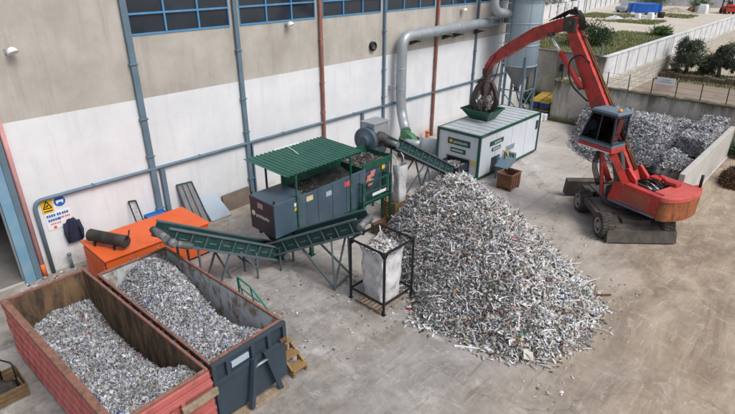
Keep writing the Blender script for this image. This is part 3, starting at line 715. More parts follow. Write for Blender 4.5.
# ------------------------------------------------------------------ roll-off containers
def container(t, W, L, z0, z1, out, ins, rim, sk=0., lw=.06):
    h = W / 2
    MB().box(-h + lw - .02, h, -L, 0, z0, z0 + .12).build('floor', out, t, .01, False)
    MB().box(-h + .05, -h + .2, -L + .05, -.05, sk, z0 - .004).box(h - .2, h - .05, -L + .05, -.05, sk, z0 - .004).build('skid', out, t, .01, False)
    i = MB(); g = z0 + .122
    i.box(-h + lw - .01, -h + lw - .005, -L + .05, -.05, g, z1 - .09).box(h - .055, h - .05, -L + .05, -.05, g, z1 - .09)
    i.box(-h + lw - .004, h - .056, -.056, -.051, g, z1 - .09).box(-h + lw - .004, h - .056, -L + .051, -L + .056, g, z1 - .09)
    i.build('lining', ins, t, 0, False)
    r = MB()
    r.box(-h - .02, -h + lw, -L - .02, .02, z1 - .085, z1).box(h - .06, h + .02, -L - .02, .02, z1 - .085, z1)
    r.box(-h + lw + .001, h - .061, -.06, .02, z1 - .085, z1 - .002).box(-h + lw + .001, h - .061, -L - .02, -L + .06, z1 - .085, z1 - .002)
    r.build('rim', rim, t, .02, False)

c1 = thing('open_container', 'long salmon red open container with bulged sides, full of shredded scrap', 'container', (3.1, -4.47, 0), .036)
W, L, z0, z1 = 2.36, 6.95, .22, 2.1; h = W / 2
container(c1, W, L, z0, z1, 'cont_red', 'cont_rust', 'rim_rust', 0, .17)
def bulge(side):
    def f(u, v):
        y = -u * L; z = z0 + v * (z1 - .09 - z0)
        a = y / .50; b = (z - z0) / .40; row = math.floor(b); fa = (a + .5 * (row % 2)) % 1; fb = b - row
        s = math.sin(math.pi * fa); q = math.sin(math.pi * min(1, fb * 1.02))
        d = (.165 if side < 0 else .12) * (1 - min(1, max(0, 1.75 * s * q - .2)) ** .8)
        return (side * (h - (.145 if side < 0 else .01) + d), y, z)
    return f
m = MB().grid(bulge(-1), 200, 64); m.grid(bulge(1), 120, 40)
m.build('side_panel', 'cont_red', c1, 0, False)
MB().box(-h, h, -.05, -.002, z0, z1 - .09).build('end_panel', 'cont_red', c1, .01, False)
d = MB().box(-h - .03, h + .03, -L - .1, -L + .05, z0, z1 - .30).box(-h - .02, h + .02, -L - .07, -L + .05, z1 - .298, z1 - .09)
d.build('tailgate', 'cont_red', c1, .03, False)
m = MB()
for x in (-.85, -.05, .35): m.beam((x, -L - .16, .25), (x, -L - .16, 1.75), .10, .12)
m.box(-h, h, -L - .2, -L - .1, 1.70, 1.80).box(-h, h, -L - .2, -L - .1, .9, 1.0); m.build('tailgate_frame', 'cont_red', c1, .012, False)
MB().box(.28, h + .06, -L - .30, -L - .21, 1.42, 1.62).build('plank', 'timber', c1, .01, False)
MB().tube((.05, -L - .2, 1.66), (.05, -L - .34, 1.5), .06).tube((.05, -L - .34, 1.5), (.05, -L - .3, 1.2), .05).build('hook', 'cont_red', c1, 0, False)

c2 = thing('open_container', 'navy blue open container with pale scraped interior, full of shredded scrap', 'container', (5.62, -5.05, 0), .034)
W, L, z0, z1 = 2.34, 6.15, .30, 2.1; h = W / 2
container(c2, W, L, z0, z1, 'cont_blue', 'cont_in', 'rim_rust', .122)
m = MB().box(-h, -h + .045, -L, 0, z0, z1 - .09).box(h - .045, h, -L, 0, z0, z1 - .09).box(-h + .046, h - .046, -.045, -.002, z0, z1 - .09)
m.build('side_panel', 'cont_blue', c2, .01, False)
for k in range(10):
    y = -.3 - k * .62
    for s in (-1, 1): MB().box(min(s * h, s * (h + .07)), max(s * h, s * (h + .07)), y - .05, y + .05, z0, z1 - .1).build('side_rib', 'cont_blue', c2, .01, False)
MB().box(-h - .02, h + .02, -L - .05, -L + .045, z0, z1 - .09).build('end_panel', 'cont_blue', c2, .02, False)
m = MB().box(-h - .02, h + .02, -L - .15, -L - .05, z1 - .13, z1 - .02).box(-h - .02, h + .02, -L - .15, -L - .05, 1.36, 1.5)
for x in (-h, -.76, .02, .56, h - .08): m.box(x - .02, x + .1, -L - .149, -L - .05, 1.502, z1 - .131)
m.build('end_rail', 'cont_blue', c2, .01, False)
MB().box(-h + .02, h - .02, -L - .12, -L - .055, .2, 1.358).build('hook_plate', 'cont_blue', c2, .015, False)
m = MB().beam((-.30, -L - .32, .12), (.0, -L - .24, 1.62), .13, .14).beam((.72, -L - .32, .12), (.36, -L - .24, 1.62), .13, .14)
m.box(-.02, .38, -L - .28, -L - .22, 1.33, 1.40); m.build('hook_frame', 'cont_blue', c2, .012, False)
MB().tube((-.02, -L - .28, 1.36), (.38, -L - .28, 1.36), .035).build('hook_bar', 'galv', c2, 0, False)
box_l = MB().box(-.6, -.06, -L - .10, -L - .052, 1.60, 1.78); box_l.build('name_plate', 'sheet_blue', c2, .004, False)
MB().box(.92, 1.14, -L - .22, -L - .14, 1.50, 1.60).build('rust_bracket', 'rust', c2, .01, False)
SLEEP = ['weathered timber sleeper sticking out under the hooked end of the navy container', 'weathered timber sleeper hidden deeper under the hooked end of the navy container', 'weathered timber sleeper under the far end of the navy container']
for i, (y, dx) in enumerate(((-L - .22, -.05), (-L + .25, .05), (-.9, 0))):
    t = thing('timber_sleeper', SLEEP[i], 'timber', (5.62 - .034 * y, -5.05 + y, 0), .06 - .09 * (i == 0), 'timber sleepers under the navy container')
    MB().box(-1.15 + dx, 1.0 + dx, -.13, .13, 0, .12).build('beam', 'timber', t, .008, False)

# wooden steps against the navy container
t = thing('wooden_steps', 'ochre timber step unit of three treads beside the navy container', 'steps', (7.36, -10.9, 0))
for k in range(3):
    y = -11.42 + k * .34; z = .26 + k * .25; MB().box(7.10, 7.62, y, y + .33, z - .05, z).build('tread', 'step_paint', t, .008)
for x in (7.12, 7.60):
    m = MB()
    for k in range(3): m.beam((x, -11.36 + k * .34, 0), (x, -11.36 + k * .34, .21 + k * .25), .07)
    m.beam((x, -11.4, .12), (x, -10.5, .74), .05, .12)
    m.beam((x, -10.45, 0), (x, -10.45, .7), .07)
    m.build('stringer', 'step_paint', t, .006)

# teal guard rail / trestle between container and conveyor
t = thing('guard_rail', 'low teal tubular trestle behind the navy container', 'rail', (8.2, -7.6, 0))
m = MB().pipe([(8.45, -6.7, 0), (8.28, -6.95, 1.0), (8.22, -7.85, 1.0), (8.5, -8.6, 0)], .032, 8, .08).pipe([(8.28, -7.0, .98), (8.42, -7.02, 0)], .028, 8).pipe([(8.23, -7.8, .98), (8.32, -7.84, 0)], .028, 8).pipe([(8.37, -6.85, .5), (8.3, -8.2, .5)], .022, 8)
m.build('tube_frame', 'teal', t)

# timber box at the far left
t = thing('timber_crate', 'weathered timber crate beside the salmon red container', 'crate', (1.0, -6.0, 0))
M['old_crate'] = mat('old_crate_timber', (.15, .095, .045), .8, 0, .3, 4, (.08, .055, .035), .7, 3, .46, .68)
bx = MB()
for k in range(3): bx.box(.35, 1.62, -6.5, -6.47, .06 + k * .14, .18 + k * .14).box(1.60, 1.63, -6.46, -5.45, .06 + k * .14, .18 + k * .14).box(.35, 1.62, -5.48, -5.45, .06 + k * .14, .18 + k * .14).box(.35, .38, -6.46, -5.49, .06 + k * .14, .18 + k * .14)
bx.build('side_boards', 'old_crate', t, .008)
m = MB()
for k in range(8): m.box(.36 + k * .157, .36 + k * .157 + .145, -6.46, -5.49, .0, .05)
m.build('base_boards', 'timber', t, .006)
t = thing('black_bundle', 'heap of black plastic lying in the timber crate', 'bundle', (1.0, -6, .05))
def bund(u, v):
    a = u * 6.283; r = (1 - v) * .5; return (1.0 + r * math.cos(a) * 1.15, -5.97 + r * math.sin(a) * .9, .06 + .42 * (1 - (1 - v) ** 3) + .07 * math.sin(a * 3 + v * 7))
MB().grid(bund, 26, 10).build('plastic', 'rubber', t)
t = thing('handle_hoop', 'bent black tube hoop standing out of the timber crate', 'hoop', (1.35, -5.8, .05))
MB().pipe([(1.2, -5.6, .05), (1.25, -5.6, 1.0), (1.5, -6.1, 1.0), (1.45, -6.15, .05)], .025, 8, .12).build('tube', 'black_steel', t)

# ------------------------------------------------------------------ orange cabinet machine
M['orange_dark'] = mat('dark_orange', (.22, .045, .015), .6)  # darker orange for the sheet behind the louvres
om = thing('orange_cabinet', 'bright orange louvred cabinet machine standing along the white wall', 'machine', (7.4, -2.2, 0))
box('body', 'orange', om, 5.34, 9.46, -3.22, -1.12, .10, 1.36, .02)
MB().box(5.28, 9.52, -3.28, -1.06, 1.362, 1.42).build('lid', 'orange', om, .015)
box('base', 'black_steel', om, 5.4, 9.4, -3.15, -1.2, 0, .098, .01)
box('louvre_recess', 'orange_dark', om, 5.334, 5.339, -3.12, -1.22, .18, 1.34, 0)
lv = MB()
for k in range(10): lv.hexa([(5.27, -3.1, .2 + k * .11), (5.338, -3.1, .2 + k * .11), (5.338, -1.25, .2 + k * .11), (5.27, -1.25, .2 + k * .11), (5.33, -3.1, .27 + k * .11), (5.338, -3.1, .27 + k * .11), (5.338, -1.25, .27 + k * .11), (5.33, -1.25, .27 + k * .11)])
lv.build('louvres', 'orange', om)
for x in (6.4, 7.4, 8.4): MB().box(x - .006, x + .006, -3.226, -3.219, .15, 1.33).build('panel_seam', 'rust', om)
for x in (6.2, 7.25, 8.3, 9.2): MB().lathe((x, -3.22, 1.15), (0, -1, 0), [(0, .035), (.03, .03)], 10).build('latch', 'galv', om)
MB().tube((8.0, -2.75, 1.42), (8.0, -2.75, 1.52), .04).box(7.92, 8.08, -2.8, -2.7, 1.52, 1.55).build('lifting_eye', 'black_steel', om)
t = thing('muffler_roll', 'sooty black cylinder lying on rack on the orange cabinet', 'cylinder', (5.95, -2.35, 1.42))
a, b = Vector((5.55, -1.5, 1.75)), Vector((6.25, -3.05, 1.75)); ax = (b - a).normalized()
MB().lathe(a, ax, [(0, .2), (.03, .235), (.1, .225), (1.55, .225), (1.64, .24), (1.7, .2)], 26).build('drum', mat('sooty_black', (.03, .028, .027), .65, 0, .4, 2.5, (.10, .085, .07), .6, 2, .48, .7, None, .35, 8), t)
m = MB()
for k in (.35, 1.25):
    c = a + ax * k; s = Vector((ax.y, -ax.x, 0))
    m.beam(c - s * .2 + Vector((0, 0, -.33)), c - s * .16 + Vector((0, 0, -.12)), .05).beam(c + s * .2 + Vector((0, 0, -.33)), c + s * .16 + Vector((0, 0, -.12)), .05).beam(c - s * .24 + Vector((0, 0, -.19)), c + s * .24 + Vector((0, 0, -.19)), .05)
m.build('cradle', 'black_steel', t)
MB().pipe([b + Vector((0, 0, .1)), b + Vector((.12, .02, .22)), b + Vector((.22, .15, .34))], .03, 8).build('stub', 'black_steel', t)
t = thing('blue_drum', 'bright blue plastic crate on the floor behind the orange cabinet', 'plastic crate', (8.5, -.62, 0))
m = MB().box(8.1, 8.95, -.95, -.35, 0, .04)
for k in range(4): m.box(8.1, 8.95, -.95, -.91, .05 + k * .32, .32 + k * .32).box(8.1, 8.95, -.39, -.35, .05 + k * .32, .32 + k * .32).box(8.1, 8.14, -.91, -.39, .05 + k * .32, .32 + k * .32).box(8.91, 8.95, -.91, -.39, .05 + k * .32, .32 + k * .32)
m.box(8.14, 8.91, -.9, -.4, 1.2, 1.24).build('crate_body', 'bright_blue', t, .01)
t = thing('mesh_frame', 'small dark mesh frame leaning beside the blue plastic crate', 'frame', (7.9, -.6, 0))
f = MB(); q = [Vector((7.75, -.85, .02)), Vector((8.05, -.85, .02)), Vector((8.0, -.08, 1.9)), Vector((7.7, -.08, 1.95))]
for i in range(4): f.beam(q[i], q[(i + 1) % 4], .045)
f.build('frame_bars', 'black_steel', t)
f = MB()
for k in range(1, 12): f.beam(q[0].lerp(q[3], k / 12), q[1].lerp(q[2], k / 12), .01)
f.build('mesh', 'galv', t)

# ------------------------------------------------------------------ conveyors
def conveyor(name, label, lo, hi, w, hgt, legs, ribs, group='belt conveyors', motor_side=1, cover=False):
    lo = Vector(lo); hi = Vector(hi); d = (hi - lo).normalized(); s = Vector((d.y, -d.x, 0)).normalized(); up = s.cross(d)
    if up.z < 0: up = -up
    t = thing(name, label, 'conveyor', (lo.x, lo.y, 0), 0, group); Ln = (hi - lo).length
    MB().beam(lo, hi, w - .12, .05).build('belt', 'belt', t)
    m = MB()
    n = int(Ln / .42)
    for k in range(n):
        c = lo + d * (.25 + k * .42); m.beam(c - s * (w / 2 - .1) + up * .05, c + s * (w / 2 - .1) + up * .05, .02, .07)
    m.build('cleat', 'belt', t)
    for sg in (-1, 1):
        o = s * sg * w / 2
        pm_ = MB().beam(lo + o + up * (.02), hi + o + up * (.02), .03, hgt, up); pm_.cur = 1
        for k in range(ribs - 1):
            c = lo + d * Ln * (k + 1) / ribs + o + s * sg * .022; pm_.beam(c - d * .16, c + d * .12, .012, .03, up)
        pn = pm_.build('side_panel', ['conv_green', 'steel_blue'], t, .005)
        r = MB().beam(lo + o + s * sg * .03 + up * (hgt / 2 + .05), hi + o + s * sg * .03 + up * (hgt / 2 + .05), .12, .06, up).beam(lo + o + s * sg * .03 - up * (hgt / 2), hi + o + s * sg * .03 - up * (hgt / 2), .1, .08, up)
        for k in range(ribs):
            c = lo + d * Ln * (k + .5) / ribs + o + s * sg * .045; r.beam(c - up * hgt / 2, c + up * hgt / 2, .035, .035, d)
        r.build('side_rail', 'conv_rail', pn, .005)
    MB().tube(hi - s * (w / 2 + .05) - up * .05, hi + s * (w / 2 + .05) - up * .05, .13, n=18).build('head_roller', 'motor_grey', t)
    MB().tube(lo - s * (w / 2 + .08) - up * .03, lo + s * (w / 2 + .08) - up * .03, .12, n=16).build('tail_roller', 'galv', t)
    c = hi - d * .15 + s * motor_side * (w / 2 + .22) - up * .12
    mo = MB().lathe(c - s * motor_side * .12, s * motor_side, [(0, .10), (.04, .15), (.18, .15), (.22, .11), (.26, .09)], 18).build('gearbox', 'motor_grey', t)
    mm = MB().lathe(c + d * -.02 + s * motor_side * .05, -d, [(.10, .09), (.16, .115), (.52, .115), (.56, .09), (.68, .09)], 18)
    for k in range(8): mm.lathe(c + s * motor_side * .05 - d * (.24 + k * .045), -d, [(0, .13), (.012, .13)], 18)
    mm.build('motor', 'motor_grey', mo)
    for lg in legs:
        for a, b in lg: MB().beam(a, b, .065).build('leg' if abs(a[2] - b[2]) > .8 else 'brace', 'conv_rail', t, .004)
    return t, d, s, up

conveyor('belt_conveyor', 'inclined conveyor rising from under the shredder to the navy container', (11.0, -5.85, .42), (6.35, -5.85, 3.12), .78, .46,
         [[((9.6, -6.25, 0), (9.6, -6.25, 1.15)), ((9.55, -5.45, 0), (9.55, -5.45, 1.15)), ((9.6, -6.25, .55), (9.55, -5.45, .55)), ((9.6, -6.25, .45), (8.95, -6.25, 1.45)), ((9.55, -5.45, .45), (8.9, -5.45, 1.45))],
          [((7.75, -6.25, 0), (8.55, -6.25, 1.65)), ((7.75, -5.45, 0), (8.5, -5.45, 1.65)), ((7.75, -6.25, .5), (7.75, -5.45, .5)), ((8.9, -5.45, 0), (8.2, -5.45, 1.9))],
          [((7.35, -6.25, 0), (7.35, -6.25, 2.35)), ((7.35, -5.45, 0), (7.35, -5.45, 2.35)), ((7.35, -6.25, .9), (7.35, -5.45, .9)), ((7.0, -5.45, 0), (7.0, -5.45, 2.5))]], 9, motor_side=-1)
conveyor('belt_conveyor', 'inclined conveyor rising from the shredder to the framed big bag', (10.75, -5.75, .75), (12.05, -9.55, 2.72), .82, .46,
         [[((11.05, -9.0, 0), (11.3, -8.6, 2.05)), ((11.05, -9.0, .1), (10.95, -7.1, 1.35)), ((12.1, -8.75, 0), (12.2, -8.55, 2.15)), ((12.1, -8.75, .15), (11.75, -7.0, 1.35)), ((11.05, -9.0, .12), (12.1, -8.75, .12)), ((11.05, -9.0, .2), (12.2, -8.55, 2.1))],
          [((10.55, -6.45, 0), (10.55, -6.45, 1.0)), ((11.35, -6.25, 0), (11.35, -6.25, 1.0))]], 7, motor_side=-1)
conveyor('belt_conveyor', 'long steep conveyor rising from the white unit to the mill tower', (23.3, -5.75, .35), (17.9, -5.75, 3.42), .8, .44,
         [[((18.4, -6.1, 0), (18.4, -6.1, 3.0)), ((18.4, -5.35, 0), (18.4, -5.35, 3.0)), ((18.45, -6.1, .35), (20.3, -6.1, 1.9)), ((18.4, -6.1, .5), (18.4, -5.35, .5)), ((18.45, -5.35, .3), (20.3, -5.35, 1.9))],
          [((21.0, -6.1, .0), (20.3, -6.1, 1.95)), ((21.0, -5.35, 0), (20.3, -5.35, 1.95)), ((21.0, -6.1, 0), (21.6, -6.1, 1.2)), ((21.0, -5.35, 0), (21.6, -5.35, 1.2)), ((20.2, -4.3, 0), (19.4, -5.3, 2.4)), ((22.3, -6.1, 0), (22.3, -6.1, .85))]], 10, motor_side=1)

# ------------------------------------------------------------------ shredder under its canopy
sh = thing('shredder', 'blue grey industrial shredder with open hopper on green legs', 'shredder', (13, -5.7, 0))
y0, y1 = -6.48, -4.92
box('drive_housing', 'machine', sh, 10.42, 12.0, y0, y1, 1.48, 2.88, .02)
MB().box(10.404, 10.419, y0 + .04, y1 - .04, 1.52, 2.84).build('front_panel', 'machine_dark', sh, .004)
m = MB().hexa([(12.003, y0, 1.28), (15.4, y0, 1.28), (15.4, y0 + .06, 1.28), (12.003, y0 + .06, 1.28), (12.003, y0, 2.86), (15.4, y0, 2.95), (15.4, y0 + .06, 2.95), (12.003, y0 + .06, 2.86)])
m.build('hopper_front', 'machine', sh, .01)
m = MB().box(12.003, 15.4, y1 - .06, y1, 1.4, 3.25).box(15.34, 15.4, y0 + .062, y1 - .062, 1.4, 2.95).hexa([(12.003, y1 - .06, 3.252), (15.4, y1 - .06, 3.252), (15.4, y1, 3.252), (12.003, y1, 3.252), (12.003, y1 + .22, 3.6), (15.4, y1 + .22, 3.6), (15.4, y1 + .28, 3.6), (12.003, y1 + .28, 3.6)])
m.build('hopper_back', 'green', sh, .01)
MB().hexa([(12.1, y0 + .07, 2.0), (15.3, y0 + .07, 2.0), (15.3, y1 - .07, 2.0), (12.1, y1 - .07, 2.0), (12.1, y0 + .07, 2.35), (15.3, y0 + .07, 2.4), (15.3, y1 - .07, 2.75), (12.1, y1 - .07, 2.7)]).build('hopper_bed', 'belt', sh)
for x in (12.6, 13.4, 14.2, 15.0): MB().box(x - .008, x + .008, y0 - .006, y0 + .002, 1.32, 2.84).build('panel_seam', 'black_steel', sh)
m = MB().box(12.2, 15.3, y0 + .03, y0 + .13, 1.05, 1.277).box(12.2, 15.3, y1 - .13, y1 - .03, 1.05, 1.277).box(10.6, 12.1, y0 + .2, y0 + .3, 1.2, 1.476).box(10.6, 12.1, y1 - .3, y1 - .2, 1.2, 1.476)
m.build('chassis', 'green', sh, .008)
for x in (12.2, 15.2):
    for y in (y0 + .08, y1 - .08): MB().beam((x, y, 0), (x, y, 1.05), .14).box(x - .13, x + .13, y - .13, y + .13, 0, .03).build('leg', 'green', sh, .006)
MB().hexa([(10.9, -6.0, .85), (11.9, -6.0, .85), (11.9, -5.4, .85), (10.9, -5.4, .85), (10.6, -6.3, 1.475), (12.0, -6.3, 1.475), (12.0, -5.1, 1.475), (10.6, -5.1, 1.475)]).build('outlet_chute', 'mach_grime', sh, .01)
m = MB()
for x, y in ((10.5, y0 + .08), (10.5, y1 - .08), (11.9, y0 + .08)): m.tube((x, y, 2.88), (x, y, 2.93), .02).lathe((x, y - .012, 2.97), (0, 1, 0), [(0, .05), (.024, .05)], 12)
m.build('lifting_eye', 'black_steel', sh)
lg = text('lettering', 'panizzolo', 'white_plastic', sh, (10.398, -5.74, 2.16), .215, FACE_MX)
MB().lathe((10.40, -5.17, 2.19), (-1, 0, 0), [(0, .11), (.006, .11)], 20).build('logo_disc', 'white_plastic', sh)
MB().box(10.396, 10.403, -5.8, -5.47, 2.5, 2.72).build('data_plate', 'galv', sh)
for x, z, mm, wd in ((12.0, 2.62, 'white_plastic', .34), (13.05, 2.5, 'sheet_blue', .3), (14.1, 2.6, 'red_sticker', .36)): MB().box(x, x + wd, y0 - .006, y0 - .001, z - .1, z + .11).build('sticker', mm if x > 12.5 else mat('cream_sticker', (.62, .52, .30), .5), sh)
MB().box(11.38, 11.52, y0 - .006, y0 - .001, 2.52, 2.66).build('sticker', 'white_plastic', sh); MB().prism([(11.36, 2.34), (11.54, 2.34), (11.45, 2.5)], y0 - .006, y0 - .001).build('sticker', 'yellow', sh)
cn = thing('canopy', 'dark green corrugated sheet canopy on posts above the shredder', 'canopy', (13.2, -5.1, 0))
nx = 96
def can(off):
    def f(u, v):
        k = u * 20 % 1; hgt = .035 if k < .34 else 0
        return (11.08 + u * 4.17, -6.47 + v * 2.7, 3.80 + .03 * v + hgt + off)
    return f
vs = MB().grid(can(.0), 200, 1, False); vs.grid(can(-.012), 200, 1, False)
vs.build('roof_sheet', 'green_roof', cn, 0, recalc=False)
for x, y in ((11.52, -6.5), (14.45, -6.5), (11.95, -4.0), (14.8, -4.0)): MB().beam((x, y, 0 if y > -5 else 1.25), (x, y, 3.78), .07).build('post', 'green', cn, .004)
m = MB()
for y in (-6.38, -5.1, -3.9): m.beam((11.25, y, 3.755), (15.2, y, 3.755), .05, .05)
m.build('purlin', 'green', cn)
MB().box(12.62, 14.0, -3.82, -3.74, 3.845, 3.875).beam((13.0, -4.9, 3.875), (13.3, -3.85, 3.875), .03, .02).build('strip_light', 'white_plastic', cn)

# ------------------------------------------------------------------ mill tower and green frame
hp = thing('green_hopper', 'green sheet hopper with pink stickers between shredder and mill', 'hopper', (16.2, -5.8, 0))
MB().hexa([(15.7, -5.9, 1.1), (16.9, -5.9, 1.1), (16.9, -5.0, 1.1), (15.7, -5.0, 1.1), (15.45, -6.2, 2.75), (17.3, -6.2, 2.75), (17.3, -4.7, 2.75), (15.45, -4.7, 2.75)]).build('funnel', 'machine', hp, .01)
MB().box(15.42, 17.4, -6.26, -6.2, 2.75, 3.05).box(15.42, 17.4, -4.7, -4.64, 2.75, 3.2).box(17.34, 17.4, -6.2, -4.7, 2.75, 3.05).build('upper_rim', 'green', hp, .008)
for x, z in ((15.75, 2.25), (15.98, 2.42), (15.86, 2.02)): MB().hexa([(x, -6.17, z - .14), (x + .3, -6.17, z - .12), (x + .3, -6.13, z - .12), (x, -6.13, z - .14), (x + .04, -6.22, z + .16), (x + .34, -6.22, z + .18), (x + .34, -6.18, z + .18), (x + .04, -6.18, z + .16)]).build('sticker', mat('pink_sticker', (.62, .25, .24), .6, 0, .3, 9), hp)
MB().box(16.75, 16.95, -6.22, -6.19, 2.5, 2.68).build('sticker', 'yellow', hp)
for x in (15.6, 17.15):
    for y in (-6.1, -4.8): MB().beam((x, y, 0), (x, y, 2.75), .09).build('leg', 'green', hp)
gf = thing('service_platform', 'green tubular service platform in front of the hopper', 'platform', (15.8, -6.6, 0))
for x, y in ((14.95, -6.75), (16.75, -6.75), (14.95, -6.3), (16.75, -6.3)): MB().beam((x, y, 0), (x, y, 2.45), .1).build('post', 'green', gf, .006)
for z in (2.42, 1.95, 1.5): MB().beam((14.95, -6.75, z), (16.75, -6.75, z), .07).build('rail', 'green', gf, .005)
for x in (14.95, 16.75):
    for z in (2.42, 1.5): MB().beam((x, -6.75, z), (x, -6.3, z), .06).build('end_rail', 'green', gf, .005)
box('deck', 'green', gf, 14.95, 16.75, -6.7, -6.3, 1.34, 1.40, .004)
MB().box(15.5, 16.4, -6.80, -6.787, 1.72, 1.86).build('label_strip', 'white_plastic', gf)

ml = thing('mill', 'grey blue mill with round side casing and square top above the conveyor head', 'mill', (18, -4.8, 0))
for x in (17.5, 18.6):
    for y in (-5.0, -4.2): MB().beam((x, y, 0), (x, y, 2.5), .1).build('leg', 'steel_blue', ml)
MB().box(17.6, 18.6, -4.95, -4.15, 3.0, 4.12).build('housing', 'galv', ml, .02)
MB().hexa([(17.85, -4.8, 2.2), (18.35, -4.8, 2.2), (18.35, -4.4, 2.2), (17.85, -4.4, 2.2), (17.5, -5.0, 2.998), (18.65, -5.0, 2.998), (18.65, -4.1, 2.998), (17.5, -4.1, 2.998)]).build('cone', 'galv', ml, .01)
MB().lathe((17.6, -4.55, 3.35), (-1, -.15, 0), [(.002, .60), (.26, .62), (.28, .54), (.30, .3), (.38, .28), (.42, .2)], 34).build('casing', 'machine', ml)
MB().lathe((17.95, -4.952, 3.45), (0, -1, 0), [(0, .3), (.2, .3), (.24, .2), (.45, .2), (.5, .12)], 22).build('bearing', 'mach_grime', ml)
MB().box(17.55, 18.65, -5.0, -4.1, 4.122, 4.18).build('top_plate', 'galv', ml, .01)
MB().box(18.602, 18.72, -4.85, -4.3, 3.3, 4.0).build('inspection_hatch', 'machine_dark', ml, .01)

# hanging narrow bag and crate
hb = thing('hanging_bag', 'narrow white woven bag hanging under the steep conveyor head', 'bag', (17.85, -6.15, .3))
def nb(u, v):
    a = u * 2 * math.pi; q = abs(math.cos(a)) ** .5 * (1 if math.cos(a) > 0 else -1); w = abs(math.sin(a)) ** .5 * (1 if math.sin(a) > 0 else -1)
    z = .45 + v * 2.05; k = .9 + .1 * math.sin(v * 9) + .05 * math.sin(a * 3 + v * 6)
    return (17.87 + q * .33 * k * (1 if v > .05 else .8), -6.38 + w * .26 * k, z)
MB().grid(nb, 40, 24).build('bag_body', 'bag', hb)
for x in (17.6, 18.14): MB().pipe([(x, -6.38, 2.45), (x + .02, -6.3, 2.8), (x, -6.15, 2.95)], .025, 6).build('strap', 'bag', hb)
def crate(name, label, x0, x1, ya, yb, h, mm, group=None):
    t = thing(name, label, 'crate', ((x0 + x1) / 2, (ya + yb) / 2, 0), 0, group)
    b = MB().box(x0, x1, ya, yb, .12, .16)
    for k in range(5):
        z = .18 + k * (h - .18) / 5; zz = z + (h - .18) / 5 - .025
        b.box(x0, x1, ya, ya + .03, z, zz).box(x0, x1, yb - .03, yb, z, zz).box(x0, x0 + .03, ya + .031, yb - .031, z, zz).box(x1 - .03, x1, ya + .031, yb - .031, z, zz)
    b.build('side_boards', mm, t, .005)
    for x in (x0 + .04, x1 - .04):
        for y in (ya + .04, yb - .04): MB().beam((x, y, 0), (x, y, h + .03), .09).build('corner_post', mm, t, .005)
    return t
crate('slatted_crate', 'tall ochre slatted crate under the narrow hanging bag', 16.85, 18.1, -7.0, -6.1, .95, 'step_paint')
crate('slatted_crate', 'low brown slatted crate behind the green platform posts', 15.3, 16.4, -7.5, -6.9, .5, 'rust')

# framed big bag on pallet
bf = thing('bag_frame', 'black square steel frame standing around the white big bag', 'frame', (11.9, -10.5, 0))
X0, X1, Y0, Y1 = 11.17, 12.68, -11.30, -9.72
for x, y in ((X0, Y0), (X1, Y0), (X0, Y1), (X1, Y1)): MB().beam((x, y, 0), (x, y, 2.44), .07).box(x - .07, x + .07, y - .07, y + .07, 0, .015).build('post', 'black_steel', bf, .004)
for z in (2.42, .42):
    m = MB().beam((X0, Y0, z), (X1, Y0, z), .06).beam((X0, Y1, z), (X1, Y1, z), .06).beam((X0, Y0, z), (X0, Y1, z), .06).beam((X1, Y0, z), (X1, Y1, z), .06)
    if z > 1:
        for x in (X0, X1):
            for y in (Y0, Y1):
                sx = 1 if x == X0 else -1; sy = 1 if y == Y0 else -1
                m.beam((x, y, 2.2), (x + .2 * sx, y, 2.41), .04).beam((x, y, 2.2), (x, y + .2 * sy, 2.41), .04)
    m.build('rail', 'black_steel', bf)
bb = thing('big_bag', 'tall white woven big bag of scrap standing inside the black frame', 'bag', (11.92, -10.5, .16))
def bg(u, v):
    a = u * 2 * math.pi; c, s = math.cos(a), math.sin(a); q = abs(c) ** .42 * (1 if c > 0 else -1); w = abs(s) ** .42 * (1 if s > 0 else -1)
    k = .495 + .05 * v + .035 * math.sin(math.pi * v) + .014 * math.sin(a * 4 + v * 7) + .012 * math.sin(a * 7 + 2.2 * math.sin(v * 8)) + .009 * math.sin(a * 3 - v * 17 + 1.5 * math.sin(a * 2)) + .006 * math.sin(a * 15 - v * 21) + (.10 * max(0, v - .85) / .15 * abs(math.sin(2 * a)) if v > .85 else 0)
    z = .16 + v * 2.0 + (.22 * abs(math.sin(2 * a)) ** 2 - .05 if v > .97 else 0)
    return (11.93 + q * k, -10.52 + w * k, z)
MB().grid(bg, 120, 80).build('bag_body', 'bag', bb)
for sx in (-1, 1):
    for sy in (-1, 1): MB().pipe([(11.93 + sx * .5, -10.52 + sy * .5, 2.12), (11.93 + sx * .6, -10.52 + sy * .63, 2.28), (X1 if sx > 0 else X0, Y1 if sy > 0 else Y0, 2.42)], .03, 6).build('strap', 'bag', bb)
pl = thing('pallet', 'worn timber pallet under the white big bag', 'pallet', (11.9, -10.6, 0))
for k in range(7):
    y = -11.1 + k * .17; MB().box(11.08, 12.45, y - .12, y + .0, .115, .14).build('deck_board', 'timber', pl, .004)
m = MB()
for x in (11.1, 11.7, 12.34):
    m.box(x, x + .1, -11.22, -10.1, .0, .02)
    for y in (-11.22, -10.72, -10.22): m.box(x, x + .1, y, y + .12, .021, .114)
m.build('bearer', 'timber', pl, .004)
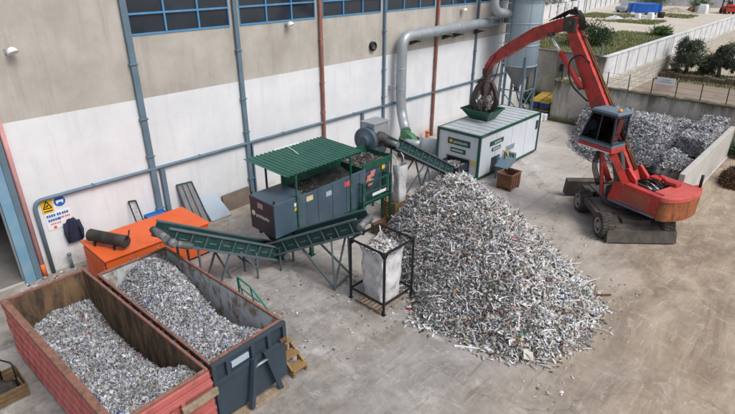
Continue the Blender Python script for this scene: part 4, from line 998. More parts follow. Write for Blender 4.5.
# ------------------------------------------------------------------ white unit
X0, X1, Y0, Y1, ZT = 23.72, 30.75, -7.10, -4.24, 2.62
un = thing('container_unit', 'white panelled machine unit with dark green edges and outfeed hatch', 'machine unit', (27, -5.7, 0))
MB().box(X0 + .06, X1 - .06, Y0 + .06, Y1 - .06, .16, ZT - .06).build('wall', 'white_sheet', un, 0)
MB().box(X0 + .1, X1 - .1, Y0 + .1, Y1 - .1, 0, .158).build('skid', 'black_steel', un)
m = MB()
for x in (X0, X1 - .13):
    for y in (Y0, Y1 - .13): m.box(x, x + .13, y, y + .13, .1, ZT)
for y in (Y0 + .01, Y1 - .11):
    m.box(X0 + .131, X1 - .131, y, y + .1, ZT - .14, ZT - .005).box(X0 + .131, X1 - .131, y, y + .1, .1, .2)
for x in (X0 + .01, X1 - .11):
    m.box(x, x + .1, Y0 + .131, Y1 - .131, ZT - .14, ZT - .005).box(x, x + .1, Y0 + .131, Y1 - .131, .1, .2)
m.build('edge_frame', 'green', un, .01)
rf = MB().box(X0 + .12, X1 - .12, Y0 + .12, Y1 - .12, ZT - .055, ZT - .01)
for k in range(12): rf.box(X0 + .15 + k * .57, X0 + .19 + k * .57, Y0 + .12, Y1 - .12, ZT - .009, ZT + .02)
rf.build('roof', mat('grey_roof_sheet', (.47, .51, .55), .5, 0, .08, .8, (.30, .31, .31), .6, 1.2, .48, .68), un, .005)
for x in (25.5, 27.3, 29.0): MB().box(x - .008, x + .008, Y0 + .052, Y0 + .062, .2, ZT - .15).build('panel_seam', 'galv', un)
def board(y0, y1, z0, z1, txt, sz):
    b = MB().box(X0 + .03, X0 + .056, y0, y1, z0, z1).build('name_board', 'green', un, .004)
    text('lettering', txt, 'white_plastic', b, (X0 + .028, (y0 + y1) / 2 - .12, (z0 + z1) / 2), sz, FACE_MX)
    return b
b = board(-6.45, -4.98, 1.80, 2.16, 'panizzolo', .24)
MB().lathe((X0 + .03, -5.2, 1.98), (-1, 0, 0), [(.0, .1), (.006, .1)], 16).build('logo_disc', 'yellow', b)
b = MB().box(X0 + .03, X0 + .056, -6.2, -5.2, 1.36, 1.62).build('name_board', 'green', un, .004)
m = MB()
for k in range(9): m.box(X0 + .024, X0 + .031, -5.34 - k * .085, -5.29 - k * .085, 1.44, 1.54)
m.build('lettering', 'white_plastic', b)
b = MB().box(24.85, 26.3, Y0 + .03, Y0 + .056, 1.78, 2.04).build('name_board', 'green', un, .004)
text('lettering', 'panizzolo', 'white_plastic', b, (25.68, Y0 + .028, 1.91), .2, FACE_MY)
b = MB().box(25.1, 26.05, Y0 + .03, Y0 + .056, 1.42, 1.62).build('name_board', 'green', un, .004)
m = MB()
for k in range(9): m.box(25.2 + k * .085, 25.25 + k * .085, Y0 + .024, Y0 + .031, 1.47, 1.57)
m.build('lettering', 'white_plastic', b)
MB().box(26.75, 27.7, Y0 + .03, Y0 + .056, 1.02, 1.34).build('notice', 'galv', un, .004)
m = MB()
for k in range(4): m.box(26.8, 27.62, Y0 + .024, Y0 + .031, 1.08 + k * .06, 1.10 + k * .06)
m.build('notice_lines', 'steel_blue', un)
MB().box(30.25, 30.5, Y0 + .02, Y0 + .056, 1.6, 2.15).build('vent', 'machine_dark', un, .004)
# outfeed hatch and tray
MB().box(X0 + .035, X0 + .056, -6.5, -5.0, .42, 1.12).build('hatch', 'black_steel', un, .004)
m = MB().beam((X0 + .03, -6.53, .77), (X0 + .03, -6.53, .78), .06).box(X0 + .01, X0 + .05, -6.56, -6.5, .36, 1.18).box(X0 + .01, X0 + .05, -5.0, -4.94, .36, 1.18).box(X0 + .01, X0 + .05, -6.5, -5.0, 1.12, 1.18)
m.build('hatch_frame', 'galv', un, .004)
MB().hexa([(22.7, -6.35, .72), (23.75, -6.35, .52), (23.75, -5.15, .52), (22.7, -5.15, .72), (22.7, -6.42, .78), (23.75, -6.42, .58), (23.75, -5.08, .58), (22.7, -5.08, .78)]).box(22.72, 23.72, -6.46, -6.42, .58, .98).box(22.72, 23.72, -5.08, -5.04, .58, .98).build('outfeed_tray', 'machine_dark', un, .006)
for y in (-6.3, -5.2): MB().beam((22.85, y, 0), (22.85, y, .7), .07).build('tray_leg', 'machine', un)
MB().box(X0 + .02, X0 + .056, -6.85, -6.65, .85, 1.15).build('switch_box', 'yellow', un, .01)
# side outlet with posts, chute and yellow spout
MB().box(25.15, 26.05, Y0 + .03, Y0 + .056, .2, 1.05).build('side_opening', 'machine_dark', un, .004)
m = MB()
for x, y, z in ((24.95, -7.55, 1.35), (25.75, -7.55, 1.4), (25.0, -8.2, .9), (26.4, -7.6, 1.0)): m.beam((x, y, 0), (x, y, z), .09)
m.beam((24.95, -7.55, .55), (25.75, -7.55, .55), .07).beam((24.95, -7.55, .25), (26.4, -7.6, .25), .06)
m.build('outlet_stand', 'steel_blue', un, .005)
MB().hexa([(24.6, -8.35, .72), (26.2, -7.85, .5), (26.2, -7.2, .5), (24.6, -7.75, .72), (24.4, -8.5, .95), (26.3, -7.95, .95), (26.3, -7.15, .95), (24.4, -7.7, .95)]).build('outlet_chute', 'steel_blue', un, .008)
MB().pipe([(26.45, -7.05, 1.15), (26.5, -7.3, 1.1), (26.4, -7.45, .85)], .045, 8, .1).build('spout', 'yellow', un)
MB().box(26.5, 26.75, -7.75, -7.2, .5, 1.1).build('outlet_box', 'steel_blue', un, .01)

fh = thing('feed_hopper', 'dark green flared hopper on the roof of the white unit', 'hopper', (26.8, -5.3, 2.64))
a = [(25.85, -6.25), (27.55, -6.25), (27.55, -4.3), (25.85, -4.3)]; b_ = [(26.3, -5.85), (27.2, -5.85), (27.2, -4.75), (26.3, -4.75)]
z0, z1 = 2.645, 3.28; m = MB()
for i in range(4):
    p, q = a[i], a[(i + 1) % 4]; r, s = b_[i], b_[(i + 1) % 4]
    k = lambda P, d: (26.7 + (P[0] - 26.7) * d, -5.28 + (P[1] + 5.28) * d)
    m.hexa([(*r, z0), (*s, z0), (*k(s, .95), z0), (*k(r, .95), z0), (*p, z1), (*q, z1), (*k(q, .95), z1), (*k(p, .95), z1)])
m.build('funnel', 'green', fh, .008)
m = MB()
for i in range(4): m.beam((*a[i], z1), (*a[(i + 1) % 4], z1), .07)
m.build('rim', 'green', fh, .01)

bn = thing('scrap_bin', 'rusty brown steel bin on feet in front of the white unit', 'bin', (24.2, -8.7, 0))
m = MB().box(23.75, 24.75, -9.15, -8.3, .14, .18)
for x0, x1, ya, yb in ((23.75, 23.79, -9.15, -8.3), (24.71, 24.75, -9.15, -8.3), (23.79, 24.71, -9.15, -9.11), (23.79, 24.71, -8.34, -8.3)):
    m.box(x0, x1, ya, yb, .18, .86)
m.build('shell', 'rust', bn, .01)
m = MB()
for x0, x1, ya, yb in ((23.71, 23.79, -9.19, -8.26), (24.71, 24.79, -9.19, -8.26), (23.79, 24.71, -9.19, -9.11), (23.79, 24.71, -8.34, -8.26)): m.box(x0, x1, ya, yb, .862, .93)
for x in (24.0, 24.25, 24.5): m.box(x - .02, x + .02, -9.18, -9.152, .2, .86)
m.build('rim', 'rim_rust', bn, .01)
for x in (23.82, 24.68):
    for y in (-9.08, -8.37): MB().box(x - .06, x + .06, y - .06, y + .06, 0, .139).build('foot', 'rust', bn, .008)

# ------------------------------------------------------------------ duct, blower, silo
du = thing('extraction_duct', 'fat silver extraction pipe running along the upper wall to the silo', 'duct', (24.8, -.6, 0))
MB().pipe([(24.2, -1.55, 1.7), (24.8, -.75, 2.35), (24.78, -.62, 3.3), (24.78, -.6, 7.05), (37.2, -.6, 7.25)], .31, 24, .7, 8).build('pipe', 'galv', du)
CP = [(0, .31), (.01, .33), (.05, .33), (.06, .31)]
for z in (4.0, 5.2): MB().lathe((24.78, -.6, z), (0, 0, 1), CP, 24).build('pipe_collar', 'galv', du)
for x in (26.3, 28.3, 30.3, 32.3, 34.3): MB().lathe((x, -.6, 7.05 + (x - 24.78) * .0161), (1, 0, 0), CP, 24).build('pipe_collar', 'galv', du)
for x in (26.2, 29.6, 30.8, 33.4):
    MB().prism([(-.06, 6.72), (-.8, 6.72), (-.8, 6.67), (-.06, 6.4)], x - .03, x + .03, 'yz').box(x - .05, x + .05, -.9, -.08, 6.66, 6.72).build('bracket', 'mach_grime', du)
MB().box(24.3, 24.45, -.5, -.002, 4.0, 4.2).build('bracket', 'galv', du)
MB().pipe([(33.55, -1.3, 11.5), (33.7, -1.3, 7.95), (35.9, -1.6, 7.7)], .3, 20, .8, 8).build('return_pipe', 'galv', du)
bl = thing('blower', 'green centrifugal blower with silver duct behind the steep conveyor', 'blower', (24.3, -1.9, 0))
MB().lathe((24.05, -1.75, .95), (1, 0, 0), [(0, .62), (.02, .64), (.42, .64), (.44, .62)], 28).build('volute', 'blower_green', bl)
MB().box(24.0, 24.5, -1.75, -1.3, 1.3, 1.75).build('outlet', 'blower_green', bl, .01)
MB().box(23.9, 24.9, -2.3, -1.2, 0, .3).build('base', 'mach_grime', bl, .01)
MB().lathe((24.55, -1.75, .95), (1, 0, 0), [(0, .2), (.6, .2), (.65, .15)], 16).build('motor', 'black_steel', bl)
MB().pipe([(24.0, -1.85, 1.05), (23.7, -2.3, 1.15), (24.15, -3.0, 1.15)], .26, 18, .3).build('inlet_pipe', 'galv', bl)
MB().rings([((24.05, -2.85, 1.15), .27), ((24.2, -3.2, 1.15), .46), ((24.3, -4.25, 1.15), .46)], 22).build('inlet_duct', 'galv', bl)
for y in (-3.3, -4.0): MB().beam((24.25, y, 0), (24.25, y, .7), .07).build('stand', 'steel_blue', bl)
t = thing('red_standpipe', 'orange red standpipe at the wall foot behind the blower', 'pipe', (25.9, -.5, 0))
MB().tube((27.9, -.5, 0), (27.9, -.5, .55), .13).lathe((27.9, -.5, .55), (0, 0, 1), [(0, .17), (.08, .17)], 14).build('pipe', 'orange_pipe', t)

sc_ = (36.6, -2.2)
si = thing('silo', 'tall grey blue dust silo with caged ladder at the far end of the hall', 'silo', (*sc_, 0))
MB().lathe((*sc_, 4.12), (0, 0, 1), [(0, 1.2), (.02, 1.22), (7.4, 1.22), (7.42, 1.2)], 48).build('tank', 'silo', si)
m = MB()
for z in (4.15, 5.6, 7.1, 8.5, 10): m.lathe((*sc_, z), (0, 0, 1), [(0, 1.221), (.0, 1.245), (.07, 1.245), (.07, 1.221)], 48)
for k in range(8):
    a = k * .785; m.beam((sc_[0] + 1.225 * math.cos(a), sc_[1] + 1.225 * math.sin(a), 4.13), (sc_[0] + 1.225 * math.cos(a), sc_[1] + 1.225 * math.sin(a), 11.5), .02)
m.build('tank_band', 'silo', si)
MB().lathe((*sc_, 2.55), (0, 0, 1), [(0, .2), (.05, .22), (1.5, 1.15), (1.56, 1.19)], 40).build('cone', mat('dark_cone_steel', (.17, .19, .205), .5, .2, .1, 1, (.10, .10, .10), .5, 1.3, .5, .75), si)
MB().lathe((*sc_, 2.2), (0, 0, 1), [(0, .2), (.4, .2)], 20).build('outlet', 'machine_dark', si)
for sx in (-1, 1):
    for sy in (-1, 1): MB().beam((sc_[0] + sx * .95, sc_[1] + sy * .95, 0), (sc_[0] + sx * .9, sc_[1] + sy * .9, 4.9), .15).build('leg', 'steel_blue', si, .006)
m = MB()
for sx in (-1, 1): m.beam((sc_[0] + sx * .94, sc_[1] - .94, .9), (sc_[0] + sx * .92, sc_[1] + .92, 2.4), .06)
m.beam((sc_[0] - .94, sc_[1] - .94, .9), (sc_[0] + .92, sc_[1] - .92, 2.4), .06).beam((sc_[0] - .93, sc_[1] - .93, 2.4), (sc_[0] + .93, sc_[1] - .93, 2.4), .07).beam((sc_[0] - .93, sc_[1] - .93, 2.4), (sc_[0] - .93, sc_[1] + .93, 2.4), .07)
m.build('brace', 'steel_blue', si)
MB().pipe([(sc_[0], sc_[1], 2.25), (sc_[0] - .5, sc_[1] - .5, 1.7), (sc_[0] - .8, sc_[1] - 1.4, 1.1)], .05, 8, .2).build('hose', 'hose', si)
ld = MB(); dx, dy = -.88, .47; lx, ly = sc_[0] + 1.36 * dx, sc_[1] + 1.36 * dy
for k in (-.2, .2): ld.beam((lx - k * dy, ly + k * dx, 2.4), (lx - k * dy, ly + k * dx, 11.5), .04)
for k in range(30): ld.beam((lx - .2 * dy, ly + .2 * dx, 2.5 + k * .3), (lx + .2 * dy, ly - .2 * dx, 2.5 + k * .3), .022)
lad = ld.build('ladder', 'galv', si)
cg = MB()
def hoop(z):
    return [(lx - dy * .33 * math.cos(a) + dx * .62 * math.sin(a), ly + dx * .33 * math.cos(a) + dy * .62 * math.sin(a), z) for a in [i * math.pi / 9 for i in range(10)]]
for k in range(11): cg.pipe(hoop(4.4 + k * .68), .02, 5)
for i in (1, 3, 4, 5, 6, 8): cg.beam(hoop(4.4)[i], hoop(11.2)[i], .02)
cg.build('cage', 'galv', lad)
m = MB()
for z in (9.1, 9.6): m.lathe((*sc_, z), (0, 0, 1), [(0, 1.45), (0, 1.48), (.04, 1.48), (.04, 1.45)], 40)
for k in range(14):
    a = k * .4488; m.beam((sc_[0] + 1.46 * math.cos(a), sc_[1] + 1.46 * math.sin(a), 8.9), (sc_[0] + 1.46 * math.cos(a), sc_[1] + 1.46 * math.sin(a), 9.62), .035)
m.lathe((*sc_, 8.86), (0, 0, 1), [(0, 1.26), (0, 1.5), (.05, 1.5), (.05, 1.26)], 40)
m.build('guard_ring', 'galv', si)

# battery boxes stacked behind the white unit
M['yellow_dirty'] = mat('dirty_yellow', (.55, .36, .04), .6, 0, .2, 2, (.10, .09, .07), .8, 1.6, .45, .58)
BL = []
for i in range(4):
    for j in range(2):
        for k in range(2): BL.append((39.1 + i * .95, -3.55 + j * .85 + i * .18, k * .62, i, j, k))
names_i = ['first', 'second', 'third', 'fourth']
for x, y, z, i, j, k in BL:
    t = thing('battery_box', 'dark blue box with yellow lid, %s layer, %s row, %s from the white unit' % (['lower', 'upper'][k], ['front', 'back'][j], names_i[i]), 'box', (x, y, z), .18, 'dark blue boxes with yellow lids')
    MB().box(-.42, .42, -.36, .36, .0, .5).build('tub', 'blue_paint', t, .02, False)
    MB().box(-.44, .44, -.38, .38, .502, .545).build('lid', 'yellow_dirty', t, .02, False)
    MB().box(-.2, .2, -.366, -.362, .15, .36).build('label_plate', 'white_plastic' if (i + j + k) % 3 == 0 else 'yellow', t, 0, False)
for i, (x, y, s_) in enumerate(((37.4, -3.9, .5), (37.9, -4.1, .42))):
    t = thing('white_canister', ['larger white canister between silo legs and blue boxes', 'smaller white canister beside the larger one by the blue boxes'][i], 'canister', (x, y, 0))
    MB().box(x - s_ / 2, x + s_ / 2, y - s_ / 2, y + s_ / 2, 0, s_ * 1.3).build('can', 'white_plastic', t, .06)
    MB().lathe((x, y, s_ * 1.3), (0, 0, 1), [(0, .06), (.08, .06)], 12).build('cap', 'blue_paint', t)
# ------------------------------------------------------------------ material handler
mh = thing('material_handler', 'worn red wheeled material handler with raised cab and grapple', 'material handler', (24.2, -14.5, 0), math.atan2(.960, .281))
UC = Matrix.Rotation(R(41.3) - math.atan2(.960, .281), 4, 'Z')
m = MB().box(-1.75, 2.35, -.62, .62, .5, .9).box(-1.0, .6, -1.45, 1.5, .66, .93).box(-.95, .55, -1.3, 1.3, .935, .97)
m.box(1.45, 2.3, -1.0, 1.0, .6, .86)
m.xf(UC).build('undercarriage', 'mach_grime', mh, .02, False)
MB().lathe((0, 0, .975), (0, 0, 1), [(0, .85), (.1, .85), (.1, .75), (.28, .75)], 36).build('slew_ring', 'mach_grime', mh, 0, False)
for x in (1.07, -1.58):
    MB().beam((x, -1.1, .55), (x, 1.1, .55), .22).xf(UC).build('axle', 'mach_grime', mh, .01, False)
    for s in (-1, 1):
        c = Vector((x, s * 1.02, .55))
        tm = MB().lathe(c, (0, s, 0), [(0, .34), (0, .5), (.06, .54), (.14, .55), (.42, .55), (.5, .54), (.55, .49), (.56, .36), (.5, .33)], 40)
        for k in range(26):
            a = k * 2 * math.pi / 26
            for yy, da in ((.05, 0), (.30, .12)):
                p0 = c + Vector((.55 * math.cos(a + da), s * yy, .55 * math.sin(a + da))); p1 = c + Vector((.55 * math.cos(a + da + .1), s * (yy + .22), .55 * math.sin(a + da + .1)))
                tm.beam(p0, p1, .07, .05, (math.cos(a), 0, math.sin(a)))
        w = MB().lathe(c, (0, s, 0), [(.1, .3), (.34, .33), (.565, .36), (.57, .31), (.46, .27), (.44, .16), (.55, .14), (.57, .08)], 28)
        wh_ = tm.xf(UC).build('wheel', 'tyre', mh, 0, False)
        w.xf(UC).build('rim', 'rim', wh_, 0, False)
        b = MB()
        for k in range(8): b.lathe(c + Vector((.21 * math.cos(k * .785), s * .45, .21 * math.sin(k * .785))), (0, s, 0), [(0, .022), (.05, .022)], 8)
        b.xf(UC).build('wheel_nuts', 'black_steel', wh_, 0, False)
# stabilisers: rear box shaped, front raised blade
m = MB().hexa([(-2.3, -1.62, .06), (-1.95, -1.62, .06), (-1.95, 1.36, .06), (-2.3, 1.36, .06), (-2.16, -1.62, .58), (-1.95, -1.62, .62), (-1.95, 1.36, .62), (-2.16, 1.36, .58)])
m.hexa([(-1.94, -1.6, .3), (-1.15, -1.25, .45), (-1.15, .92, .45), (-1.94, .92, .3), (-1.94, -1.6, .64), (-1.15, -1.25, .9), (-1.15, .92, .9), (-1.94, .92, .64)]).box(-2.09, -1.3, -1.64, -1.6, .08, .6)
m.xf(UC).build('stabiliser', 'dusty_steel', mh, .02, False)
m = MB().hexa([(2.75, -1.6, .12), (3.15, -1.6, .12), (3.15, 1.6, .12), (2.75, 1.6, .12), (2.62, -1.6, .92), (2.98, -1.6, .98), (2.98, 1.6, .98), (2.62, 1.6, .92)])
for y in (-.5, .5): m.beam((2.2, y, .7), (2.92, y, .5), .16, .22)
for y in (-1.2, 0, 1.2): m.beam((2.88, y, .3), (2.76, y, .85), .06, .1)
m.xf(UC).build('stabiliser', 'dusty_steel', mh, .02, False)

# house
def arc(a0, a1, n, cx, cy, rx, ry): return [(cx + rx * math.cos(a0 + (a1 - a0) * i / n), cy + ry * math.sin(a0 + (a1 - a0) * i / n)) for i in range(n + 1)]
house = [(.55, .95), (-2.0, .95), (-2.0, -1.98), (.55, -1.98)]
side = [(.15, 1.28), (-2.2, 1.28), (-2.2, 2.26), (-.35, 2.32), (-.02, 2.2)]
MB().prism(side, .62, .95, 'xz').build('house_side', 'red_machine', mh, .025, False)
MB().prism([(.45, 1.28), (-2.2, 1.28), (-2.2, 2.2), (.1, 2.2)], -1.72, -1.36, 'xz').build('house_side', 'red_machine', mh, .025, False)
MB().box(-2.18, .5, -1.355, .615, 1.27, 1.75).build('house_floor', 'mach_grime', mh, .01, False)
MB().box(-1.85, -.5, .951, .965, 1.45, 2.1).build('side_hatch', mat('rubbed_hatch', (.36, .075, .05), .55, 0, .25, 1.5, (.20, .11, .06), .8, 2, .45, .65), mh, .008, False)
MB().box(-2.15, .05, .951, .975, 1.27, 1.36).box(-1.6, -.35, .966, .978, 1.44, 1.50).build('side_strip', 'steel_blue', mh, .005, False)
cw = [(-2.21, .96)] + arc(math.pi / 2, 3 * math.pi / 2, 20, -2.22, -.38, .62, 1.34)[1:-1] + [(-2.21, -1.72)]
MB().prism(cw, 1.22, 2.08, 'xy').build('counterweight', 'ballast', mh, .03, False)
cw2 = [(-2.21, .97)] + arc(math.pi / 2, 3 * math.pi / 2, 20, -2.22, -.38, .65, 1.36)[1:-1] + [(-2.21, -1.74)]
MB().prism(cw2, 2.083, 2.30, 'xy').build('counterweight_cap', 'red_faded', mh, .03, False)
m = MB().box(-2.2, -1.75, -1.355, .615, 2.18, 2.30).box(-1.748, .1, -1.355, -1.0, 2.1, 2.26).box(-.5, -.1, -.995, -.62, 2.1, 2.22)
m.build('deck', 'red_faded', mh, .015, False)
eng = MB().box(-1.70, -.3, -.95, .3, 1.76, 2.05).box(-1.5, -1.1, -.8, .1, 2.05, 2.2).box(-.9, -.45, -.7, -.1, 2.05, 2.25)
eng.tube((-1.6, .2, 2.15), (-.5, .25, 2.2), .07).tube((-1.3, -.5, 2.25), (-.4, -.4, 2.35), .06)
eng.build('engine', 'mach_grime', mh, .015, False)
m = MB()
for k in range(4):
    y = -.7 + k * .22; m.pipe([(-1.6, y, 2.1), (-1.2, y + .1, 2.32 + .06 * (k % 3)), (-.7, y - .05, 2.3), (-.25, y * .5, 2.15)], .03, 6, .2)
m.build('engine_hoses', 'hose', mh, 0, False)
MB().lathe((-.55, -1.15, 2.26), (0, 0, 1), [(0, .3), (.22, .32), (.26, .28), (.26, .22), (.44, .22), (.5, .1)], 22).build('air_cleaner', 'black_steel', mh, 0, False)
MB().lathe((-.05, -1.25, 2.26), (0, 0, 1), [(0, .22), (.3, .22), (.36, .12)], 20).build('air_cleaner', 'black_steel', mh, 0, False)
MB().tube((-2.45, -1.5, 2.3), (-2.45, -1.5, 2.85), .06).build('exhaust', 'black_steel', mh, 0, False)
MB().box(-1.2, -.7, -.98, -.55, 2.05, 2.42).box(-.35, .1, -.98, .3, 1.76, 2.28).box(-2.0, -1.45, -.9, -.5, 2.301, 2.47).tube((-1.4, -.75, 2.38), (-1.0, -.85, 2.42), .07).build('cover', 'red_machine', mh, .04, False)
for k, (x, y) in enumerate(((-1.6, .1), (-1.3, -.1), (-1.45, .35))): MB().tube((x, y, 2.2), (x + .2, y, 2.28), .05).build('valve', 'galv', mh, 0, False)

# boom, stick, cylinders
B0 = Vector((-.25, 0, 2.25)); BD = Vector((.587, 0, .809)); BN = Vector((.809, 0, -.587))
def bp(s, o): p = B0 + BD * s + BN * o; return (p.x, p.z)
boom = [bp(-.3, .05), bp(.2, .40), bp(3.2, .55), bp(5.4, .48), bp(7.3, .36), bp(7.75, .12), bp(7.7, -.16), bp(5.4, -.25), bp(3.0, -.30), bp(.4, -.28), bp(-.25, -.2)]
MB().prism(boom, -.26, .26, 'xz').build('boom', 'red_machine', mh, .02, False)
m = MB()
for y in (-.1, .02):
    m.pipe([(bp(.3, -.33)[0], y, bp(.3, -.33)[1]), (bp(3, -.36)[0], y, bp(3, -.36)[1]), (bp(5.4, -.31)[0], y, bp(5.4, -.31)[1]), (bp(7.4, -.24)[0], y, bp(7.4, -.24)[1])], .04, 8)
for s in (1.2, 2.6, 4, 5.4, 6.8):
    a_, b_2 = bp(s, -.30), bp(s + .1, -.38); m.beam((a_[0], -.16, (a_[1] + b_2[1]) / 2), (a_[0], .08, (a_[1] + b_2[1]) / 2), .08)
m.build('boom_pipes', 'rust', mh, 0, False)
m = MB()
for y in (-.42, .42):
    m.prism([(.35, 1.75), (-.85, 1.75), (-.75, 2.45), (-.30, 2.85), (.12, 2.65)], y - .09, y + .09, 'xz')
m.build('boom_bracket', 'red_machine', mh, .02, False)
m = MB()
for y in (-.4, .4):
    m.tube((.55, y, 1.9), (1.3, y, 3.05), .13, n=16)
m.build('boom_cylinder', 'red_machine', mh, 0, False)
m = MB()
for y in (-.4, .4): m.tube((1.3, y, 3.05), (1.95, y, 4.1), .065, n=12)
m.build('boom_rod', 'chrome', mh, 0, False)
top = [(3.95, 8.72), (4.3, 8.82), (5.1, 8.58), (6.57, 8.05), (8.58, 6.88), (9.35, 6.28), (9.72, 5.75), (9.78, 5.45)]
bot = [(9.55, 5.42), (9.38, 5.72), (9.0, 6.0), (8.1, 6.48), (6.88, 7.25), (5.1, 7.98), (4.5, 8.12), (4.1, 8.3)]
MB().prism(top + bot, -.2, .2, 'xz').build('stick', 'red_machine', mh, .02, False)
m = MB().tube((4.25, -.42, 8.45), (4.25, .42, 8.45), .16, n=18).box(3.9, 4.6, -.33, -.22, 8.1, 8.75).box(3.9, 4.6, .22, .33, 8.1, 8.75)
m.build('boom_head', 'mach_grime', mh, .02, False)
m = MB()
for k in range(5): m.pipe([(3.7, -.2 + k * .1, 8.25), (3.95, -.22 + k * .11, 8.95 + .05 * k), (4.5, -.18 + k * .09, 9.05), (5.0 + k * .15, -.12 + k * .06, 8.68 - k * .05)], .03, 6, .3)
m.box(4.1, 4.45, -.2, .15, 8.85, 9.05).tube((4.2, .1, 9.02), (4.2, .1, 9.2), .1)
m.build('hose_bundle', 'hose', mh, 0, False)
MB().tube((2.95, .38, 5.75), (4.35, .38, 7.08), .13, n=18).tube((4.35, .38, 7.08), (4.42, .38, 7.14), .15, n=18).build('stick_cylinder', 'red_machine', mh, 0, False)
MB().tube((4.42, .38, 7.14), (5.2, .38, 7.9), .07, n=14).build('stick_rod', 'chrome', mh, 0, False)
MB().tube((2.95, .2, 5.75), (2.95, .5, 5.75), .09).tube((5.2, .15, 7.9), (5.2, .5, 7.9), .09).build('cylinder_pin', 'mach_grime', mh, 0, False)
MB().pipe([(2.5, .33, 5.2), (3.5, .55, 5.85), (3.75, .62, 6.9), (3.2, .45, 7.3), (2.75, .33, 6.9)], .04, 8, .5).build('loop_hose', 'hose', mh, 0, False)
m = MB()
for y, dz in ((-.22, 0), (.22, .1)):
    m.pipe([(8.9, y, 6.45), (9.5, y * 2.2, 5.0 + dz), (9.9, y * 3.2, 4.65), (9.75, y, 4.95)], .028, 6, .35)
m.build('grapple_hoses', 'hose', mh, 0, False)
# grapple
gx = 9.66
gr = MB().box(gx - .14, gx + .14, -.26, .26, 5.2, 5.55).lathe((gx, 0, 4.75), (0, 0, 1), [(0, .3), (.1, .3), (.16, .22), (.45, .2)], 20).lathe((gx, 0, 4.0), (0, 0, 1), [(0, .2), (.1, .34), (.6, .36), (.75, .3)], 20)
gr = gr.build('grapple', 'grapple', mh, .015, False)
for k in range(6):
    a = k * math.pi / 3 + .3; ca, sa = math.cos(a), math.sin(a)
    rot = Matrix.Translation((gx, 0, 0)) @ Matrix.Rotation(a, 4, 'Z')
    outl = [(.16, 4.86), (.40, 4.80), (.66, 4.42), (.86, 3.92), (.86, 3.55), (.70, 3.2), (.44, 2.96), (.40, 3.0), (.58, 3.32), (.66, 3.62), (.62, 3.95), (.46, 4.35), (.30, 4.58), (.16, 4.6)]
    tn = MB().prism(outl, -.10, .10, 'xz').prism([(.84, 3.95), (.93, 3.8), (.92, 3.55), (.84, 3.5)], -.05, .05, 'xz').xf(rot).build('tine', 'grapple', gr, .015, False)
    MB().tube((.30, -.0, 4.28), (.54, 0, 3.78), .06, n=10).tube((.14, 0, 4.62), (.30, 0, 4.28), .085, n=12).xf(rot).build('tine_cylinder', 'galv', gr, 0, False)
gl = rng.normal(size=(260, 3)); gl /= np.linalg.norm(gl, axis=1)[:, None]
gl = gl * rng.uniform(.2, 1, 260)[:, None] ** .5 * np.array([.48, .48, .42]) + np.array([gx, 0, 3.5])
np_mesh('grabbed_scrap', strips(gl, rng.uniform(.1, .4, 260), 1.0), ['shred'], gr)['kind'] = 'stuff'

# cab on its riser
cx0, cx1, cy0, cy1, cz0, cz1 = .05, 1.75, .56, 1.50, 3.80, 5.22
cab = MB().box(cx0, cx1, cy0, cy1, cz0 - .02, cz0 + .12)
fr = MB(); P = lambda x, y, z: Vector((x, y, z))
xt = 1.32
for y in (cy0 + .03, cy1 - .03):
    fr.beam(P(cx1 - .04, y, cz0 + .1), P(xt - .03, y, cz1), .06).beam(P(.86, y, cz0 + .1), P(.78, y, cz1), .05).beam(P(cx0 + .04, y, cz0 + .1), P(cx0 + .08, y, cz1), .07)
    fr.beam(P(cx0, y, cz1 - .05), P(xt, y, cz1 - .05), .08).beam(P(cx0, y, cz0 + .16), P(cx1, y, cz0 + .16), .08)
for x, z in ((cx1 - .04, cz0 + .16), (cx0 + .04, cz0 + .16), (xt - .02, cz1 - .05), (cx0 + .05, cz1 - .05)): fr.beam(P(x, cy0, z), P(x, cy1, z), .08)
cabo = cab.build('cab', 'cab_paint', mh, .015, False)
fr.build('cab_frame', 'machine_dark', cabo, .01, False)
MB().hexa([(cx0 - .04, cy0 - .04, cz1), (xt + .1, cy0 - .04, cz1), (xt + .1, cy1 + .04, cz1), (cx0 - .04, cy1 + .04, cz1), (cx0, cy0, cz1 + .12), (xt, cy0, cz1 + .12), (xt, cy1, cz1 + .12), (cx0, cy1, cz1 + .12)]).build('cab_roof', 'cab_paint', cabo, .03, False)
gm = nt('cab_glass'); GL = gm[0]; gm[3].inputs['Base Color'].default_value = (.16, .19, .21, 1); gm[3].inputs['Roughness'].default_value = .04; gm[3].inputs['Transmission Weight'].default_value = 1; gm[3].inputs['IOR'].default_value = 1.12
g = MB()
for y in (cy0 + .03, cy1 - .03):
    g.hexa([(cx0 + .06, y - .004, cz0 + .2), (.83, y - .004, cz0 + .2), (.83, y + .004, cz0 + .2), (cx0 + .06, y + .004, cz0 + .2), (cx0 + .1, y - .004, cz1 - .09), (.76, y - .004, cz1 - .09), (.76, y + .004, cz1 - .09), (cx0 + .1, y + .004, cz1 - .09)])
    g.hexa([(.89, y - .004, cz0 + .2), (cx1 - .1, y - .004, cz0 + .2), (cx1 - .1, y + .004, cz0 + .2), (.89, y + .004, cz0 + .2), (.81, y - .004, cz1 - .09), (xt - .06, y - .004, cz1 - .09), (xt - .06, y + .004, cz1 - .09), (.81, y + .004, cz1 - .09)])
g.hexa([(cx1 - .05, cy0 + .07, cz0 + .2), (cx1 - .04, cy0 + .07, cz0 + .2), (cx1 - .04, cy1 - .07, cz0 + .2), (cx1 - .05, cy1 - .07, cz0 + .2), (xt - .04, cy0 + .07, cz1 - .09), (xt - .03, cy0 + .07, cz1 - .09), (xt - .03, cy1 - .07, cz1 - .09), (xt - .04, cy1 - .07, cz1 - .09)])
g.build('cab_window', GL, cabo, 0, False)
